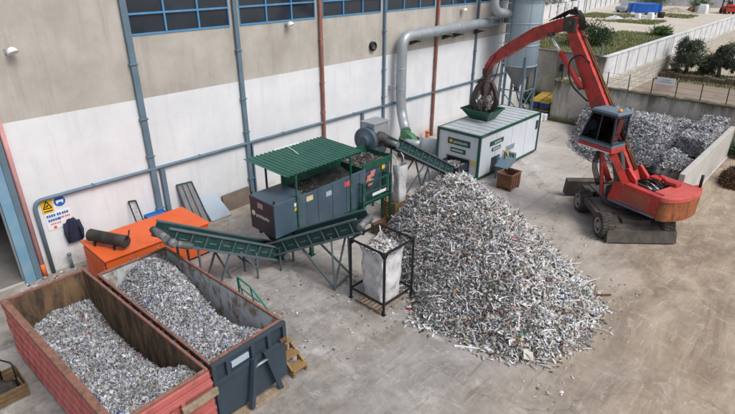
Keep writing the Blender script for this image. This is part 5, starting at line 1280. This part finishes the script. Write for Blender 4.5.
MB().box(.3, .8, .78, 1.28, 3.95, 4.3).hexa([(.23, .8, 4.3), (.41, .8, 4.3), (.41, 1.24, 4.3), (.23, 1.24, 4.3), (.13, .84, 5.0), (.25, .84, 5.0), (.25, 1.2, 5.0), (.13, 1.2, 5.0)]).build('seat', 'seat', cabo, .05, False)
MB().box(1.1, 1.4, .7, 1.36, 3.93, 4.3).pipe([(.8, .75, 4.3), (.95, .75, 4.6)], .03, 6).pipe([(.8, 1.32, 4.3), (.95, 1.32, 4.6)], .03, 6).build('console', 'black_steel', cabo, .02, False)
MB().lathe((.2, 1.2, cz1 + .12), (0, 0, 1), [(0, .08), (.08, .08), (.14, .04)], 14).build('beacon', 'lamp_orange', cabo, 0, False)
for y in (.75, 1.3): MB().lathe((xt + .05, y, cz1 + .06), (1, 0, -.2), [(0, .06), (.08, .09), (.1, .08)], 12).build('work_lamp', 'black_steel', cabo, 0, False)
m = MB().box(.0, cx1, cy0 + .02, cy1 + .03, 3.56, 3.775); m.build('cab_base', 'red_machine', mh, .02, False)
MB().box(.1, cx1 - .02, cy1 + .031, cy1 + .04, 3.57, 3.62).build('base_strip', 'white_plastic', mh, 0, False)
m = MB().beam((.25, .75, 3.55), (-.25, .55, 1.75), .5, .42).beam((.9, .95, 3.55), (.45, .9, 1.35), .14, .14)
m.build('cab_riser', 'mach_grime', mh, .015, False)
m = MB().beam((.0, 1.35, 3.5), (-.55, .8, 2.2), .16, .3).beam((.5, 1.4, 3.5), (.4, 1.0, 1.4), .09, .09); m.build('riser_arm', 'red_machine', mh, .015, False)
m = MB()
for k in range(4): m.pipe([(.95, .7 + k * .12, 3.5), (1.15, .8 + k * .1, 2.7), (.8, .6 + k * .1, 1.7)], .026, 6, .4)
m.build('riser_hoses', 'hose', mh, 0, False)
# ------------------------------------------------------------------ shredded heaps
def heap_points(poly, n, h, edge=.0, bias=None):
    P = np.array(poly); lo = P.min(0) - edge; hi = P.max(0) + edge; out = []
    tot = 0
    while tot < n:
        q = rng.uniform(lo, hi, (n * 2, 2)); d = poly_dist(poly, q[:, 0], q[:, 1])
        k = (d > 0) | (rng.uniform(size=len(d)) < np.exp(d / max(edge, .01) * 2.6) * .55) & (d > -edge)
        q = q[k]; out.append(q); tot += len(q)
    q = np.concatenate(out)[:n]
    return np.column_stack([q, np.maximum(h(q[:, 0], q[:, 1]), 0)])

MAIN = [(15.6, -7.3), (14.2, -8.9), (12.95, -10.9), (12.5, -11.6), (11.75, -12.4), (11.9, -13.5), (12.05, -14.6), (12.3, -15.6), (13.3, -16.5), (15.0, -16.75), (16.7, -16.6), (17.9, -15.6), (18.7, -14.3), (19.9, -12.6), (21.0, -10.6), (21.5, -8.9), (20.9, -7.5), (19.3, -6.75), (17.3, -6.75)]
def hmain(X, Y):
    X = np.asarray(X, float); Y = np.asarray(Y, float); d = poly_dist(MAIN, X, Y)
    h = 2.75 * (1 - np.exp(-np.maximum(d, 0) / 2.6)) * 1.42
    h = h * (1 + .07 * lump(X, Y, 1.6, 3)) + (.13 * lump(X, Y, 4, 4) + .06 * lump(X, Y, 9, 5)) * np.clip(d, 0, 1)
    far = np.clip((Y + 17) / 9, 0, 1)
    h = h * (.80 + .22 * far) + .4 * np.exp(-((X - 17.0) ** 2 + (Y + 8.9) ** 2) / 2.2) * np.clip(d, 0, 1)
    return np.where(d > 0, h, -.02)
def heap(name, label, parts, mats):
    o = np_mesh(name, parts, mats); o['kind'] = 'stuff'; o['label'] = label; o['category'] = 'scrap heap'; return o
pts = heap_points(MAIN, 36000, hmain, .5); n = len(pts)
sz = np.clip(rng.lognormal(-1.9, .52, n), .05, .7)
parts = [heap_surface(11, 22.2, -17.3, -6.2, 140, 140, hmain, 1, lambda X, Y: poly_dist(MAIN, X, Y) > -.02)]
pts[:, 2] += rng.uniform(-.01, .05, n)
parts += strips(pts, sz, None, np.where(pts[:, 2] < .12, .15, .65))
fp = heap_points(MAIN, 16000, hmain, .45); fp[:, 2] += rng.uniform(0, .03, len(fp))
parts += strips(fp, rng.uniform(.035, .09, len(fp)), .6)
lg = heap_points(MAIN, 340, hmain, .45); lg[:, 2] += .06
# long battens and profiles lie mostly on the lower south side
lg = np.concatenate([lg[lg[:, 1] < -11.5], lg[:60]])
parts += strips(lg, rng.uniform(.5, 1.3, len(lg)), .25, None, 2, (.16, .28))
heap('shredded_heap', 'big heap of mixed white and grey shredded window profiles on the yard', parts, ['shred', 'shred_base', 'shred_long'])

BACK = [(31.8, -11.4), (31.5, -10.3), (32.5, -9.1), (34.1, -8.0), (36.5, -7.2), (38.3, -7.0), (38.55, -9), (38.55, -15.95), (30.0, -15.95), (29.5, -14.2), (30.4, -12.4)]
def hback(X, Y):
    X = np.asarray(X, float); Y = np.asarray(Y, float); d = poly_dist(MAIN and BACK, X, Y)
    e = np.minimum(d + np.where(Y < -14.5, 1.5, 0) + np.clip((X - 35.5) * .8, 0, 2.2), 4)
    h = 3.0 * (1 - np.exp(-np.maximum(e, 0) / 2.6))
    h = h * (1 + .07 * lump(X, Y, 1.3, 8)) + .09 * lump(X, Y, 4, 9) * np.clip(d, 0, 1)
    h = np.minimum(h, np.where(X > 37.0, 2.3, 3.2)); h = np.where((Y < -14.0) & (X > 31.6), np.minimum(h, 1.1 + .9 * np.clip((-14.3 - Y) * -1 + .5, 0, 1) + .12 * lump(X, Y, 4, 12)), h)
    return np.where(d > 0, h * np.clip(1.1 - (-9.5 - Y) * .035, .55, 1), -.02)
pts = heap_points(BACK, 20000, hback, .4); pts[:, 2] += rng.uniform(-.01, .05, len(pts))
parts = [heap_surface(29, 38.6, -16, -6, 90, 90, hback, 1, lambda X, Y: poly_dist(BACK, X, Y) > -.02)]
parts += strips(pts, np.clip(rng.lognormal(-1.85, .5, len(pts)), .07, .6), None, np.where(pts[:, 2] < .12, .12, .6), 0)
heap('shredded_heap', 'grey and white shredded heap behind the material handler against the stained wall', parts, ['shred_fine', 'shred_base'])

# bale of scrap lying on the heap beside the slab
bl_ = thing('scrap_bale', 'long pressed bale of shredded scrap lying along the concrete slab', 'bale', (34.5, -14.9, 0))
bt = Vector((.0, 0, 0))
def bale_pts(n):
    u = rng.uniform(0, 1, (n, 3)); f = rng.integers(0, 4, n)
    u[f == 0, 2] = 1; u[f == 1, 1] = 0; u[f == 2, 0] = 0; u[f == 3, 1] = 1
    x = u[:, 0] * 5.6; y = u[:, 1] * 1.25; z = u[:, 2] * .95 + u[:, 0] * .12
    z += .05 * np.sin(x * 3) ; return np.column_stack([x, y, z]) + rng.normal(0, .02, (n, 3))
base = np.array([(0, 0, 0), (5.6, 0, 0), (5.6, 1.25, 0), (0, 1.25, 0), (0, 0, .93), (5.6, 0, 1.05), (5.6, 1.25, 1.05), (0, 1.25, .93)], float)
off = np.array([32.2 - 34.5, -15.85 + 14.9, 1.4])
pb = bale_pts(5200) + off
np_mesh('pressed_scrap', [(base + off, [np.array([(3, 2, 1, 0), (4, 5, 6, 7), (0, 1, 5, 4), (1, 2, 6, 5), (2, 3, 7, 6), (3, 0, 4, 7)])], 1)] + strips(pb, rng.uniform(.1, .3, len(pb)), .5), ['shred_fine', 'shred_base'], bl_)['kind'] = 'stuff'
for x in (32.9, 34.2, 35.5, 36.8):
    zt = 1.4 + .97 + (x - 32.2) * .021; MB().pipe([(x, -15.9, 1.4), (x, -15.9, zt), (x, -14.57, zt), (x, -14.57, 1.4)], .022, 5, .05).build('binding_wire', 'black_steel', bl_)

# contents of the two containers, in each container's own axes
def cont_heap(c, W, L, hf, n, sz, label, zlo, lw):
    h = W / 2 - .06; hl = W / 2 - lw; T = np.array(Matrix.Translation(c.location) @ Matrix.Rotation(c.rotation_euler.z, 4, 'Z'))
    def w(p): return p @ T[:3, :3].T + T[:3, 3]
    V, F, k = heap_surface(-hl, h, -L + .06, -.06, 40, 90, hf, 1)
    q = np.column_stack([rng.uniform(-hl + .05, h - .05, n), rng.uniform(-L + .1, -.1, n)]); z = hf(q[:, 0], q[:, 1]) + rng.uniform(-.01, .035, n)
    ok = z > zlo
    p = w(np.column_stack([q, z]))[ok]
    parts = [(w(V), F, 1)] + strips(p, np.clip(rng.lognormal(sz, .5, len(p)), .03, .32), .8)
    return heap('shredded_scrap', label, parts, ['shred_fine', 'shred_base'])
def ip(x, xs, ys): return np.interp(x, xs, ys)
def h1(X, Y):
    r = ip(-Y, [0, .1, 1.4, 3.1, 4.8, 6.0, 6.95], [1.1, .98, .42, .36, .75, 1.6, 1.72])
    c = ip(-Y, [0, .6, 2.2, 4, 5.6, 6.95], [1.15, 1.15, 1.05, 1.25, 1.8, 1.95])
    l = ip(-Y, [0, .6, 2.2, 4, 5.6, 6.95], [.92, 1.0, 1.2, 1.35, 1.7, 1.9])
    u = np.clip(X / 1.1, -1, 1)
    v = np.where(u > 0, c + (r - c) * u ** 1.3, c + (l - c) * (-u) ** 1.3)
    bk = np.clip((-Y) / .5, 0, 1); v = v - (1 - bk) * .35 * np.clip(.3 - u, 0, 1)
    return v + .09 * lump(X, Y, 3, 21) + .06 * lump(X, Y, 8, 22)
def h2(X, Y):
    r = ip(-Y, [0, .5, 1.35, 2.6, 3.6, 4.6, 5.2, 6.15], [1.62, 1.50, 1.32, .75, .25, .7, 1.25, 1.5])
    c = ip(-Y, [0, .7, 2.0, 3.5, 5, 6.15], [1.85, 2.3, 2.15, 1.75, 1.65, 1.75])
    l = ip(-Y, [0, .7, 2, 4, 6.15], [1.15, 1.35, 1.55, 1.7, 1.8])
    u = np.clip((X - .15) / .98, -1.2, 1)
    v = np.where(u > 0, c + (r - c) * u ** 1.5, c + (l - c) * np.clip(-u, 0, 1) ** 1.4)
    return v + .09 * lump(X, Y, 3, 31) + .06 * lump(X, Y, 8, 32)
cont_heap(c1, 2.36, 6.95, h1, 24000, -2.72, 'fine grey shredded scrap filling the salmon red container', .3, .17)
cont_heap(c2, 2.34, 6.15, h2, 20000, -2.68, 'fine grey shredded scrap filling the navy blue container', .3, .06)
# dark scrap in the shredder hopper, on the outfeed tray and in the big bag
n = 1500
q = np.column_stack([rng.uniform(12.15, 15.3, n), rng.uniform(-6.38, -5.02, n)])
z = 2.36 + .2 * (q[:, 1] + 6.4) + .10 * lump(q[:, 0], q[:, 1], 3, 41)
heap('hopper_scrap', 'dark shredded scrap lying in the shredder hopper under the canopy', strips(np.column_stack([q, z]), rng.uniform(.06, .22, n), .6), [
    'shred_dark' if 'shred_dark' in M else M.setdefault('shred_dark', shred_mat('dark_scrap_mix', [(0, (.025, .025, .027)), (.4, (.05, .05, .05)), (.7, (.10, .085, .07)), (.82, (.17, .17, .17)), (.93, (.40, .41, .41)), (.97, (.3, .12, .06))])) and 'shred_dark'])
n = 900
q = np.column_stack([rng.uniform(15.5, 17.25, n), rng.uniform(-6.1, -4.8, n)]); z = 2.80 + .12 * np.cos((q[:, 0] - 16.4) * 1.6) + .06 * lump(q[:, 0], q[:, 1], 4, 42)
heap('hopper_scrap', 'mixed shredded scrap heaped in the green sheet hopper beside the mill', strips(np.column_stack([q, z]), rng.uniform(.06, .24, n), .6), ['shred_dark'])
n = 420
q = np.column_stack([rng.uniform(22.75, 23.9, n), rng.uniform(-6.3, -5.2, n)]); z = .82 - (q[:, 0] - 22.7) * .1 + rng.uniform(0, .22, n) * np.cos((q[:, 1] + 5.75) * 2.4)
heap('tray_scrap', 'white shredded scrap coming out of the hatch of the white unit', strips(np.column_stack([q, z]), rng.uniform(.08, .24, n), .6), ['shred'])
n = 900
a = rng.uniform(0, 6.283, n); r_ = rng.uniform(0, 1, n) ** .5 * .56; q = np.column_stack([11.93 + r_ * np.cos(a), -10.52 + r_ * np.sin(a)])
heap('bag_scrap', 'shredded scrap filling the top of the framed big bag', strips(np.column_stack([q, 2.12 + .16 * (1 - r_ / .56) + rng.uniform(-.05, .04, n)]), rng.uniform(.06, .2, n), .6), ['shred'])
# loose pieces over the yard
def litter(n, x0, x1, ya, yb, s0, s1): return strips(np.column_stack([rng.uniform(x0, x1, n), rng.uniform(ya, yb, n), np.full(n, .012)]), rng.uniform(s0, s1, n), .06)
lt = litter(160, 8, 11, -12, -6.5, .04, .14) + litter(110, 11, 19, -17.4, -16.2, .04, .16) + litter(50, 18.5, 22, -15, -10, .05, .16) + litter(140, 3.2, 6, -1.2, -.15, .05, .16) + litter(240, 17.5, 24, -8, -4, .05, .18) + litter(130, 11, 13.2, -12.3, -8.6, .04, .16) + litter(60, 24, 30, -20, -10, .04, .12)
o = np_mesh('yard_litter', lt, ['shred']); o['kind'] = 'stuff'; o['label'] = 'scattered small shreds lying over the concrete yard'; o['category'] = 'litter'
t = thing('batten', 'rusty brown batten lying off the near right edge of the big heap', 'batten', (17.6, -16.2, .05))
MB().beam((17.0, -15.9, .12), (17.75, -16.6, .05), .05, .04).build('bar', 'rust', t)
t = thing('batten', 'long pale batten lying flat in front of the big heap', 'batten', (11.9, -14.6, .03))
MB().beam((11.5, -14.0, .03), (12.7, -15.9, .05), .06, .04).build('bar', 'white_plastic', t)
t = thing('panel_offcut', 'square pale board offcut on the near foot of the big heap', 'offcut', (12.9, -16.4, .1))
MB().hexa([(12.35, -15.95, .12), (12.5, -16.2, .08), (12.75, -16.05, .16), (12.6, -15.8, .24), (12.35, -15.95, .14), (12.5, -16.2, .10), (12.75, -16.05, .18), (12.6, -15.8, .26)]).build('sheet', mat('cream_offcut', (.5, .46, .4), .6), t)

# ------------------------------------------------------------------ vegetation
def olive(label, x, y, z, hgt, wd, seed):
    t = thing('olive_tree', label, 'tree', (x, y, z)); r = random.Random(seed)
    tr = MB().rings([((0, 0, -.2), .2), ((.05, .05, .5), .16), ((0, .1, 1.2), .12)], 10)
    for k in range(9):
        a = k * .7 + r.random(); e = r.uniform(.2, .4) * wd
        tr.rings([((0, .1, .8 + .06 * k), .08), ((e * .5 * math.cos(a), e * .5 * math.sin(a), hgt * .45), .05), ((e * math.cos(a), e * math.sin(a), hgt * r.uniform(.6, .9)), .015)], 7)
    tr.build('trunk', 'bark', t, 0, False)
    ps = []; r2 = np.random.default_rng(seed + 5)
    for k in range(11):
        a = k * 2.4 + r2.uniform(0, .8); q = wd * .36 * math.sqrt((k + .5) / 11) * r2.uniform(.7, 1.2); zz = hgt * (r2.uniform(.26, .55) if k > 4 else r2.uniform(.55, .86)); s_ = r2.uniform(.7, 1.25)
        ps.append(leaves((q * math.cos(a), q * math.sin(a), zz), (wd * .17 * s_, wd * .17 * s_, hgt * .19 * s_), 1900, .075, 0, seed * 20 + k, 14, .15))
    np_mesh('crown', ps, ['olive_leaf'], t)
olive('broad grey green olive tree nearest to the pale perimeter wall', 56.7, -8.9, 1.55, 3.3, 4.0, 1)
olive('narrower olive tree between the broad one and the picture edge', 56.8, -11.5, 1.55, 3.1, 2.6, 2)
olive('dark olive tree cut by the right picture edge', 57.0, -13.7, 1.55, 3.0, 2.4, 3)
def bush(label, x, y, z, rad, n, seed, mm='bush_leaf', name='bush'):
    t = thing(name, label, 'bush', (x, y, z))
    s = MB(); r = random.Random(seed)
    for k in range(7): s.rings([((r.uniform(-.1, .1), r.uniform(-.1, .1), 0), .05), ((r.uniform(-1, 1) * rad[0] * .7, r.uniform(-1, 1) * rad[1] * .7, rad[2] * 1.3), .012)], 6)
    s.build('stems', 'bark', t, 0, False)
    np_mesh('foliage', [leaves((0, 0, rad[2] * .9), rad, n, .10, 0, seed, 36, .25)], [mm], t)
bush('leafy green bush on the edge of the lot above the block wall', 50.5, -1.6, 3.9, (2.3, 1.9, 1.25), 6000, 21, 'dark_leaf')
bush('small green bush on the lot close behind the perimeter wall', 62.5, -4.6, 3.9, (1.3, 1.0, .6), 2500, 22)
bush('green bush in front of the far wall beyond the blue tarpaulin', 108.5, 10.6, 3.9, (2.2, 3.2, 1.6), 4000, 23)
bush('dark bushes showing over the far wall near the silo', 76, 17, 3.9, (5, 3.5, 2.3), 5000, 24, 'dark_leaf')
bush('small bush beside the red forklift', 104, 1.6, 3.9, (1.2, 1.5, 1.1), 2000, 25)
bush('low green plants between the olive trees', 57.3, -10.3, 1.6, (.7, .7, .35), 900, 26)
bush('green weeds growing at the foot of the block wall beside the blue boxes', 42.0, -1.4, 0, (.35, 1.2, .6), 2500, 27)
bush('weeds along the mossy wall right of the concrete slab', 38.2, -17.6, 0, (.4, 1.2, .5), 1500, 28)
t = thing('brush_pile', 'brown heap of dry brush on the yard beside the slab wall', 'brush pile', (33.6, -17.6, 0))
r2 = np.random.default_rng(77); n = 2600
p = r2.normal(size=(n, 3)); p /= np.linalg.norm(p, axis=1)[:, None]; p = p * r2.uniform(.5, 1, n)[:, None] * np.array([1.5, .85, .85]); p[:, 2] = np.abs(p[:, 2])
d = r2.normal(size=(n, 3)); d /= np.linalg.norm(d, axis=1)[:, None]; s = r2.uniform(.1, .35, n)[:, None]; e = np.cross(d, r2.normal(size=(n, 3))); e /= np.linalg.norm(e, axis=1)[:, None]
V = np.stack([p - d * s, p + e * .025, p + d * s, p - e * .025], 1).reshape(-1, 3)
bs = MB().grid(lambda u, v: (1.25 * math.cos(u * 6.283) * (1 - v), .7 * math.sin(u * 6.283) * (1 - v), .72 * (1 - (1 - v) ** 2)), 20, 6)
np_mesh('twigs', [(V, [np.arange(n * 4).reshape(-1, 4)], 0)], ['dry_brush'], t)
bs.build('core', 'dry_brush', t, 0, False)
# grass
def grass(name, label, zones, hgt, seed):
    P = []
    for x0, x1, ya, yb, z, n in zones:
        q = np.column_stack([rng.uniform(x0, x1, n), rng.uniform(ya, yb, n), np.full(n, z)])
        k = lump(q[:, 0], q[:, 1], .5, seed) > (-.45 if seed == 51 else -.12); P.append(q[k])
    o = np_mesh(name, [tufts(np.concatenate(P), hgt, seed, 6)], ['grass']); o['kind'] = 'stuff'; o['label'] = label; o['category'] = 'grass'
grass('grass', 'rough green grass along the near edge of the sandy lot', [(42.8, 57, -6.2, 7, 3.9, 7000), (57, 64, -6, 0, 3.9, 2500), (64, 100, -6.2, -5.6, 3.9, 900)], .3, 51)
grass('grass', 'grassy strip with rubble crossing the middle of the sandy lot', [(75, 85, 0, 11.5, 3.9, 4500), (86, 92, -1, 3, 3.9, 400)], .28, 52)
grass('grass', 'thin dry grass on top of the old mossy wall', [(38.62, 39.1, -25, -4.3, 2.98, 700)], .16, 54)
grass('grass', 'weeds along the ledge and bank by the olive trees', [(56, 58, -20, -7, 1.55, 500), (54.4, 55, -16, -7, 1.2, 160)], .22, 53)

# ------------------------------------------------------------------ far things on the lot
Z = 3.9
t = thing('covered_stack', 'long stack under bright blue tarpaulin on the far sandy lot', 'covered stack', (89.5, 5.7, Z), math.atan2(-3.9, 2.7))
def tp(u, v):
    a = u * 2 * math.pi; c, s = math.cos(a), math.sin(a); q = abs(c) ** .3 * (1 if c > 0 else -1); w = abs(s) ** .3 * (1 if s > 0 else -1)
    return (q * 2.3 * (1 - .03 * v), w * .9 * (1 - .03 * v) + .06 * math.sin(a * 9), .35 + v * 1.2 + .07 * math.sin(a * 5))
m = MB().grid(tp, 90, 8); m.add([tp(i / 60, 1) for i in range(60)], [tuple(range(60))])
m.build('tarpaulin', 'tarp_blue', t, 0, False)
m = MB()
for k in range(4): m.box(-2.1 + k * 1.2, -1.3 + k * 1.2, -.8, .8, 0, .5)
m.build('stacked_goods', 'white_plastic', t, .05, False)
def blob_heap(name, label, cat, x, y, r, h, mm, seed):
    t = thing(name, label, cat, (x, y, Z)); rr = random.Random(seed); ph = [rr.uniform(0, 6) for _ in range(4)]
    def f(u, v):
        a = u * 6.2832; k = (1 - v) * (1 + .18 * math.sin(3 * a + ph[0]) + .1 * math.sin(7 * a + ph[1])); return (r[0] * k * math.cos(a), r[1] * k * math.sin(a), h * (1 - (1 - v) ** 1.6) * (1 + .15 * math.sin(5 * a + ph[2])) + .06 * math.sin(a * 11 + v * 15))
    MB().grid(f, 40, 10).build('heap', mm, t, 0, False)
blob_heap('rubble_heap', 'pale heap of rubble on the far lot right of the blue stack', 'heap', 98.0, 3.6, (1.3, 2.2), .5, 'sand', 1)
blob_heap('debris_heap', 'reddish brown debris heap on the far lot beside the pale rubble', 'heap', 100, 1.7, (.9, 1.0), .8, 'rust', 2)
blob_heap('rubble_heap', 'small pale rubble heap in the grass strip left of the blue stack', 'heap', 79.5, 6.3, (.8, 1.3), .35, 'pale_wall', 3)
blob_heap('rubble_heap', 'low grey rubble heap in the grass strip nearest to the sandy track', 'heap', 77.5, 3.6, (.9, 1.4), .45, 'concrete_slab', 4)
def bag(label, x, y, s, seed, mm='white_plastic'):
    t = thing('sack', label, 'sack', (x, y, Z)); 
    def f(u, v):
        a = u * 6.2832; c, q = math.cos(a), math.sin(a); k = s * (1 - .25 * v ** 3) * (1 + .05 * math.sin(a * 5 + seed)); return (abs(c) ** .5 * (1 if c > 0 else -1) * k * .6, abs(q) ** .5 * (1 if q > 0 else -1) * k * .6, v * s * 1.15)
    m = MB().grid(f, 28, 8); m.add([f(i / 24, 1) for i in range(24)], [tuple(range(24))]); m.build('sack_body', mm, t, 0, False)
bag('large white round sack on the far lot left of the forklift', 97.5, -.3, 1.15, 1)
bag('white sack in front of the blue tarpaulin', 82.3, 2.6, .75, 2); bag('smaller white sack left of the other sack by the tarpaulin', 82.0, 4.1, .6, 3)
bag('pale grey sack between debris heap and large round sack', 99.5, .75, .8, 5, 'galv')
t = thing('black_tub', 'black plastic tub on the sand at the right end of the blue stack', 'tub', (85.6, 2.2, Z))
MB().lathe((0, 0, 0), (0, 0, 1), [(0, .42), (.75, .52), (.75, .46), (.1, .38)], 18).build('tub', 'rubber', t, 0, False)
for i, (x, y, rz, mm, lb) in enumerate(((91.9, 8.9, 2.9, 'galv', 'grey car parked on the far lot left of the blue stack'), (96, 20.2, 0.1, 'machine_dark', 'dark car just showing over the far wall'), (90.5, 19.2, 0.1, 'white_plastic', 'pale car just showing over the far wall left of the dark one'))):
    t = thing('parked_car', lb, 'car', (x, y, Z + (0 if i == 0 else .55)), rz)
    body = [(-2.1, .3), (2.05, .3), (2.15, .6), (2.0, .85), (1.1, .95), (.4, 1.42), (-1.0, 1.45), (-1.75, 1.0), (-2.1, .9)]
    MB().prism(body, -.82, .82, 'xz').build('body', mm, t, .08, False)
    MB().prism([(.95, .97), (.38, 1.36), (-.95, 1.38), (-1.5, 1.02)], -.83, .83, 'xz').build('window', 'glass', t, 0, False)
    for wx in (-1.3, 1.3):
        for wy in (-.75, .75): MB().lathe((wx, wy - .1, .32), (0, 1, 0), [(0, .32), (.2, .32)], 16).build('wheel', 'rubber', t, 0, False)
t = thing('forklift', 'red forklift with dark mast parked on the far lot', 'forklift', (100.2, -3.0, Z), .55)
MB().box(-1.3, .9, -.65, .65, .3, 1.0).box(-1.4, -.7, -.62, .62, 1.0, 1.35).build('body', 'red_machine', t, .08, False)
m = MB()
for y in (-.55, .55): m.beam((-.9, y, 1.3), (-.75, y, 2.35), .08).beam((.75, y, 1.0), (.3, y, 2.35), .08)
m.box(-.85, .4, -.62, .62, 2.35, 2.43).build('overhead_guard', 'black_steel', t, 0, False)
m = MB()
for y in (-.4, .4): m.box(1.0, 1.16, y - .07, y + .07, .1, 3.6)
for z in (.4, 1.6, 2.6, 3.5): m.box(1.02, 1.14, -.4, .4, z, z + .1)
m.build('mast', 'machine_dark', t, 0, False)
m = MB()
for y in (-.35, .35): m.box(1.17, 2.3, y - .06, y + .06, .12, .17)
m.box(1.17, 1.24, -.5, .5, .12, .7).build('fork', 'black_steel', t, 0, False)
for x in (-.85, .6):
    for y in (-.6, .6): MB().lathe((x, y - .12, .38), (0, 1, 0), [(0, .38), (.24, .38)], 18).build('wheel', 'rubber', t, 0, False)
MB().box(-.6, -.1, -.3, .3, 1.0, 1.2).box(-.65, -.5, -.3, .3, 1.2, 1.75).build('seat', 'rubber', t, .04, False)
t = thing('marker_post', 'dark post standing at the top of the block wall near the perimeter wall', 'post', (42.9, -5.7, 3.9))
MB().beam((42.9, -5.7, 3.9), (42.9, -5.7, 5.4), .12).build('shaft', 'steel_blue', t)
t = thing('lamp_pole', 'thin pale pole in front of the far wall', 'pole', (84.5, 12.6, Z))
MB().tube((84.5, 12.6, Z), (84.5, 12.6, Z + 5), .07).build('shaft', 'galv', t)
t = thing('wall_box', 'small black box fixed on the block wall above the mossy wall', 'box', (42.3, -3.9, 3.3))
MB().box(42.25, 42.448, -3.1, -2.85, 3.0, 3.55).build('box_case', 'black_steel', t, .02)
t = thing('rubble_strip', 'line of broken stones behind the top of the old wall', 'rubble', (40.2, -5, 2.4))
m = MB(); rr = random.Random(3)
for k in range(60):
    x, y = rr.uniform(39.2, 40.4), rr.uniform(-6.3, -4.2); s = rr.uniform(.08, .2); m.hexa([(x - s, y - s, 2.4), (x + s, y - s, 2.4), (x + s, y + s, 2.4), (x - s, y + s, 2.4), (x - s * .6, y - s * .7, 2.9 + s), (x + s * .7, y - s * .6, 2.9 + s * .8), (x + s * .6, y + s * .6, 2.9 + s), (x - s * .7, y + s * .5, 2.9 + s)])
m.box(39.12, 40.55, -6.35, -4.2, 0, 2.85).build('stones', 'sand', t, .02)

# ------------------------------------------------------------------ camera, sky, light
cam = bpy.data.cameras.new('camera'); co = bpy.data.objects.new('camera', cam); COL.objects.link(co)
Rm = Matrix(((0.68253271, 0.31021012, -0.66175432), (-0.73084977, 0.29314036, -0.61638247), (0.00277883, 0.90434419, 0.42679488)))
co.matrix_world = Matrix.Translation((0, -20.93, 11.1)) @ Rm.to_4x4()
cam.sensor_width = 36; cam.lens = 36 * 522.2 / 735; cam.clip_end = 2000; cam.clip_start = .1
S.camera = co
wd = bpy.data.worlds.new('World'); S.world = wd; wd.use_nodes = True
n = wd.node_tree.nodes; l = wd.node_tree.links
sk = n.new('ShaderNodeTexSky'); sk.sky_type = 'NISHITA'; sk.sun_disc = False; sk.air_density = 1.0; sk.dust_density = 4.0; sk.ozone_density = 1.0
EL, AZ = R(52), R(-150)
sk.sun_elevation = EL
dirv = Vector((math.cos(EL) * .12, math.cos(EL) * -.993, math.sin(EL))).normalized()   # towards the sun
sk.sun_rotation = math.atan2(dirv.x, dirv.y)
bg = n['Background']; bg.inputs[1].default_value = .112
hs = n.new('ShaderNodeHueSaturation'); hs.inputs['Saturation'].default_value = .55
l.new(sk.outputs[0], hs.inputs['Color']); l.new(hs.outputs[0], bg.inputs[0])
sun = bpy.data.lights.new('sun', 'SUN'); sun.energy = 1.4; sun.angle = R(28); sun.color = (1, .98, .95)
so = bpy.data.objects.new('sun', sun); COL.objects.link(so)
so.rotation_euler = (-dirv).to_track_quat('-Z', 'Y').to_euler()
S.view_settings.view_transform = 'Standard'; S.view_settings.look = 'None'; S.view_settings.gamma = 1; S.view_settings.use_curve_mapping = False
S.view_settings.exposure = 0.46
S.cycles.max_bounces = 6; S.cycles.use_denoising = True
